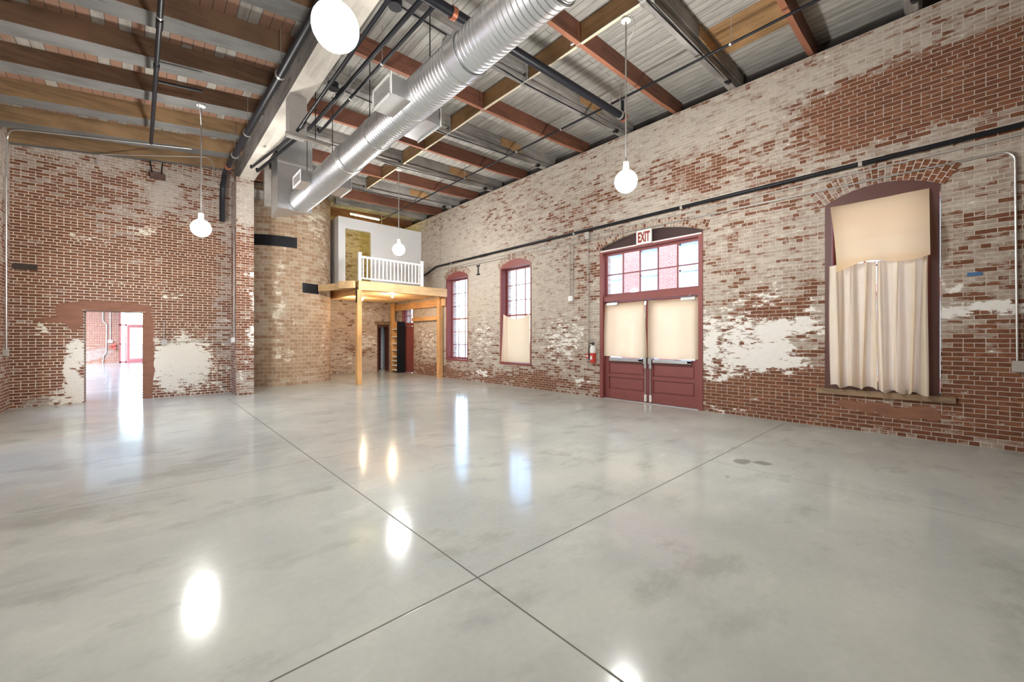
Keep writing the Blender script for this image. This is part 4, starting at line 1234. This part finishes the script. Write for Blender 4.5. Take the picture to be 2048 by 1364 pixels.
# bare bulbs under the loft; unseen yellow one added to brighten the room above
for (bx, by, lab) in ((6.85, 14.15, 'bare warm bulb under the loft near the front beam'), (6.45, 16.0, 'bare warm bulb under the loft toward the back wall'), (7.5, 16.5, 'added unseen yellow bulb brightening the white loft room')):
    bz = 0.0 if by != 16.5 else 2.6
    r = empty('ceiling_bulb', (bx, by, 3.2 + bz))
    tag(r, lab, 'light bulb')
    if bz:
        MB().tube([(bx, by, 5.82), (bx, by, z_deck(bx) - 0.0)], 0.008, 8).build('drop_cord', PLASTIC, r)
    MB().lathe([(0, 0), (0.05, 0), (0.05, -0.04), (0.025, -0.06), (0, -0.06)], (bx, by, 3.22 + bz), 14).build('lamp_holder', PLASTIC, r, smooth=True)
    MB().sphere((bx, by, 3.115 + bz), 0.035, 14).build('bulb', BULB if not bz else YFILL, r, smooth=True)
# shelf unit beside the red side door
sh = empty('shelf_unit', (8.6, 17.3, 0))
tag(sh, 'narrow open shelf unit with a black side beside the red side door', 'shelf')
MB().box(8.42, 8.80, 16.90, 16.95, 0, 2.32).build('side_panel', BLACK, sh)
MB().box(8.48, 8.80, 17.55, 17.59, 0, 2.32).build('side_panel', PINEV, sh)
for zz in (0.10, 0.31, 0.52, 0.71, 1.01, 1.31, 1.63, 1.97):
    MB().box(8.46, 8.80, 16.95, 17.55, zz - 0.02, zz + 0.02).build('shelf_board', WHITE, sh)
# outlets on the back wall
for zz, lab in ((0.62, 'upper white outlet plate on back wall under the loft'), (0.40, 'lower white outlet plate on back wall under the loft')):
    r = empty('outlet_plate', (6.75, 18.18, zz))
    tag(r, lab, 'outlet')
    MB().box(6.68, 6.84, 18.17, 18.198, zz, zz + 0.09).build('plate', PLASTIC, r)
    MB().box(6.73, 6.79, 18.165, 18.17, zz + 0.02, zz + 0.07).build('socket', OLDCON, r)

# timbers in the gap between pier and chimney
tag(MB().box(2.26, 3.0, 13.55, 13.75, 5.62, 5.86).build('lintel_timber', GREYWOOD), 'dark grey timber lintel between the brick pier and the plenum', 'timber')
tag(MB().box(2.55, 2.72, 13.4, 13.54, 5.4, 6.45).build('hanging_post', GREYWOODV), 'short grey post hanging from the roof beside the plenum', 'timber')

# left bay wall fittings
box_thing('junction_box', 0.32, 0.42, 13.95, 13.998, 1.40, 1.52, OLDCON, 'small grey box on the white patch right of the doorway', 'electrical box', face='y')
pipe('wall_conduit', [(0.37, 13.98, 1.52), (0.37, 13.98, 2.0)], 0.009, 'thin short conduit above the small grey box by the doorway', mat=OLDCON, n=8)
pipe('wall_cable', [(0.42, 13.985, 1.46), (1.0, 13.985, 1.47), (1.79, 13.985, 1.46)], 0.010, 'thin cable running from the small grey box to the pier', mat=OLDCON, n=8)
pipe('wall_conduit', [(1.815, 13.35, 4.6), (1.815, 13.35, 1.58)], 0.012, 'thin conduit running down the left side of the brick pier', mat=CONDUIT, n=8)
box_thing('junction_box', 1.76, 1.829, 13.30, 13.42, 1.44, 1.58, PLASTIC, 'white box on the left side of the brick pier', 'electrical box')
pipe('wall_conduit', [(-2.16, 13.45, 5.0), (-2.16, 13.45, 1.32)], 0.014, 'bright vertical conduit down the far left side wall', mat=CONDUIT, n=8)
box_thing('junction_box', -2.198, -2.13, 13.39, 13.51, 1.18, 1.32, OLDCON, 'small box at the foot of the far left conduit', 'electrical box')
pipe('ceiling_conduit', [(-2.12, 13.2, 4.9), (-2.12, 13.3, z_joist(-2.1) - 0.03), (-2.0, 12.95, z_joist(-2.0) - 0.02), (0.85, 12.62, z_joist(0.85) - 0.02)], 0.014, 'long bright conduit under the joist nearest the doorway wall', mat=CONDUIT, n=8, rr=0.15)
pipe('ceiling_conduit', [(-0.85, 13.96, 5.75), (-0.85, 13.75, 5.93), (-0.65, 13.72, z_joist(-0.65) - 0.05), (1.20, 13.0, z_joist(1.2) - 0.03), (1.32, 12.95, 6.1), (1.34, 12.95, 5.7)], 0.011, 'thin looping conduit along the top of the doorway wall', mat=CONDUIT, n=8, rr=0.1)
# small iron stirrup above the doorway wall
sp = empty('iron_stirrup', (0.2, 13.9, 5.7))
tag(sp, 'small black iron stirrup at the top of the doorway brick wall', 'bracket')
MB().tube([(0.10, 13.93, 6.13), (0.14, 13.9, 5.80)], 0.012, 8).tube([(0.34, 13.93, 6.15), (0.32, 13.9, 5.80)], 0.012, 8).build('strap', BLACK, sp)
MB().box(0.10, 0.40, 13.80, 13.99, 5.70, 5.80).build('seat_block', plain('dark_block', (0.10, 0.05, 0.04), 0.8), sp)

# ================================================================== room beyond the doorway
FARB = brick_mat('far_room_brick', base=0.1, bare=[(-3, 3, 3, 2, 0.2)], ash=[(-2.6, 0.8, 1.2, 0.8, 0.6), (-2.0, 0.5, 0.6, 0.4, 0.3)], wash=(0.33, 0.29, 0.27), brick_a=(0.26, 0.10, 0.06), brick_b=(0.34, 0.15, 0.095), mortar=(0.6, 0.5, 0.45))
struct(plate('wall_far', rect(-10, 9.4, 0, 5.0), [rect(-1.22, 3.2, 0, 4.2)], 'y', 36.0, 36.3, FARB))
struct(plate('wall_far_side', rect(14.45, 36.0, 0, 5.0), [rect(a, a + 3.2, 0.9, 4.2) for a in (18, 27)], 'x', -10.2, -10.0, WALLWHITE))  # unseen openings added to let daylight into the far room
struct(MB().box(3.6, 3.8, 18.6, 36.0, 0, 5.0).build('wall_far_right', WALLWHITE))
struct(plate('ceiling', [(-10.2, 14.45), (1.5, 14.45), (1.5, 18.6), (3.8, 18.6), (3.8, 36.3), (-10.2, 36.3)], [rect(-7.2, -3.2, 17.0, 34.0)], 'z', 5.0, 5.15, WALLWHITE))  # roof opening is an added, unseen skylight that brightens the far room
sf = struct(empty('window_6', (-0.5, 36.1, 0)))
PINK = plain('storefront_red', (0.42, 0.13, 0.13), 0.5)
m = MB()
for xx, wd in ((-1.22, 0.09), (-0.93, 0.05), (0.3, 0.07), (1.4, 0.07), (2.5, 0.07), (3.13, 0.07)):
    m.box(xx, xx + wd, 36.03, 36.13, 0, 4.2)
m.box(-1.22, 3.2, 36.03, 36.13, 2.38, 2.46).box(-1.22, -0.9, 36.03, 36.13, 1.17, 1.22).box(-1.22, 3.2, 36.03, 36.13, 4.1, 4.2).box(0.3, 3.2, 36.03, 36.13, 1.15, 1.2).box(-1.22, 3.2, 36.03, 36.13, 0, 0.08)
m.build('mullions', PINK, sf)
MB().box(-0.86, -0.72, 36.02, 36.12, 0.02, 2.38).box(0.16, 0.29, 36.02, 36.12, 0.02, 2.38).box(-0.72, 0.16, 36.02, 36.12, 2.25, 2.38).box(-0.72, 0.16, 36.02, 36.12, 0.02, 0.24).box(-0.72, 0.16, 36.02, 36.12, 1.13, 1.19).build('glass_door', PINK, sf)
MB().box(-1.2, 3.15, 36.075, 36.081, 0.05, 4.15).build('glass', GLASS, sf)
pipe('wall_conduit', [(-1.95, 35.95, 4.9), (-1.95, 35.95, 2.62), (-1.78, 35.95, 2.45), (-1.80, 35.95, 0.62), (-1.92, 35.93, 0.5), (-1.95, 35.93, 0.03)], 0.03, 'pale conduit with a hooked dark tail on the far room brick wall', mat=OLDCON, n=8, rr=0.12)
pipe('wall_conduit', [(-1.62, 35.95, 4.9), (-1.62, 35.95, 1.45)], 0.02, 'straight conduit right of the hooked one on the far brick wall', mat=PLASTIC, n=8)
box_thing('junction_box', -1.72, -1.52, 35.9, 35.99, 1.28, 1.45, PLASTIC, 'pale box at the foot of the straight far room conduit', 'electrical box', face='y')
vv = empty('valve_fitting', (-1.5, 35.9, 1.0))
tag(vv, 'twin red hose valves on the brick wall of the far room', 'valve')
MB().tube([(-1.62, 35.9, 1.05), (-1.40, 35.9, 1.05)], 0.06, 10).build('body', FIRE, vv, smooth=True)
for zz in (0.93, 1.17):
    MB().tube([(-1.42, 35.96, zz), (-1.42, 35.80, zz)], 0.08, 12).build('cap', FIRE, vv, smooth=True)

# ================================================================== outside
GROUND = plain('pale_concrete_ground', (0.48, 0.475, 0.46), 0.9, 0, 0.15, 2)
struct(plate('ground', rect(-90, 110, -80, 130), [rect(-10.0, 9.3, -4.9, 36.1)], 'z', -0.25, -0.05, GROUND))
OUTB = brick_mat('neighbour_brick', base=0.0, brick_a=(0.42, 0.17, 0.13), brick_b=(0.50, 0.23, 0.18), mortar=(0.6, 0.48, 0.44), noise_amp=0.3)
nb = empty('brick_building', (17.0, 8.0, 0))
tag(nb, 'red brick building with tall windows seen through the transom of the double door', 'building')
WINS = [(a, a + 0.96, zb_, zb_ + 2.35) for a in [7.5 - 0.48 + 1.86 * k for k in range(-12, 4)] for zb_ in (0.4, 3.3)]
plate('wall', rect(-16, 14.5, 0, 9.5), [rect(*q) for q in WINS], 'x', 17.0, 17.4, OUTB, nb)
BLUEF = plain('pale_blue_frame', (0.50, 0.62, 0.70), 0.5)
DIMGL = plain('window_blind_blue', (0.62, 0.74, 0.80), 0.3)
for (a, b_, c, d) in WINS:
    m = MB().box(17.1, 17.2, a, a + 0.08, c, d).box(17.1, 17.2, b_ - 0.08, b_, c, d).box(17.1, 17.2, a, b_, c, c + 0.08).box(17.1, 17.2, a, b_, d - 0.08, d).box(17.1, 17.2, a, b_, (c + d) / 2 - 0.04, (c + d) / 2 + 0.04)
    for i in (1, 2):
        m.box(17.13, 17.17, a + (b_ - a) * i / 3 - 0.02, a + (b_ - a) * i / 3 + 0.02, c, d)
    f = m.build('window', BLUEF, nb)
    MB().box(17.16, 17.18, a, b_, c, d).build('pane', DIMGL, f)
MB().box(16.9, 17.5, -16.2, 14.7, 9.5, 9.8).build('cornice', WALLWHITE, nb)
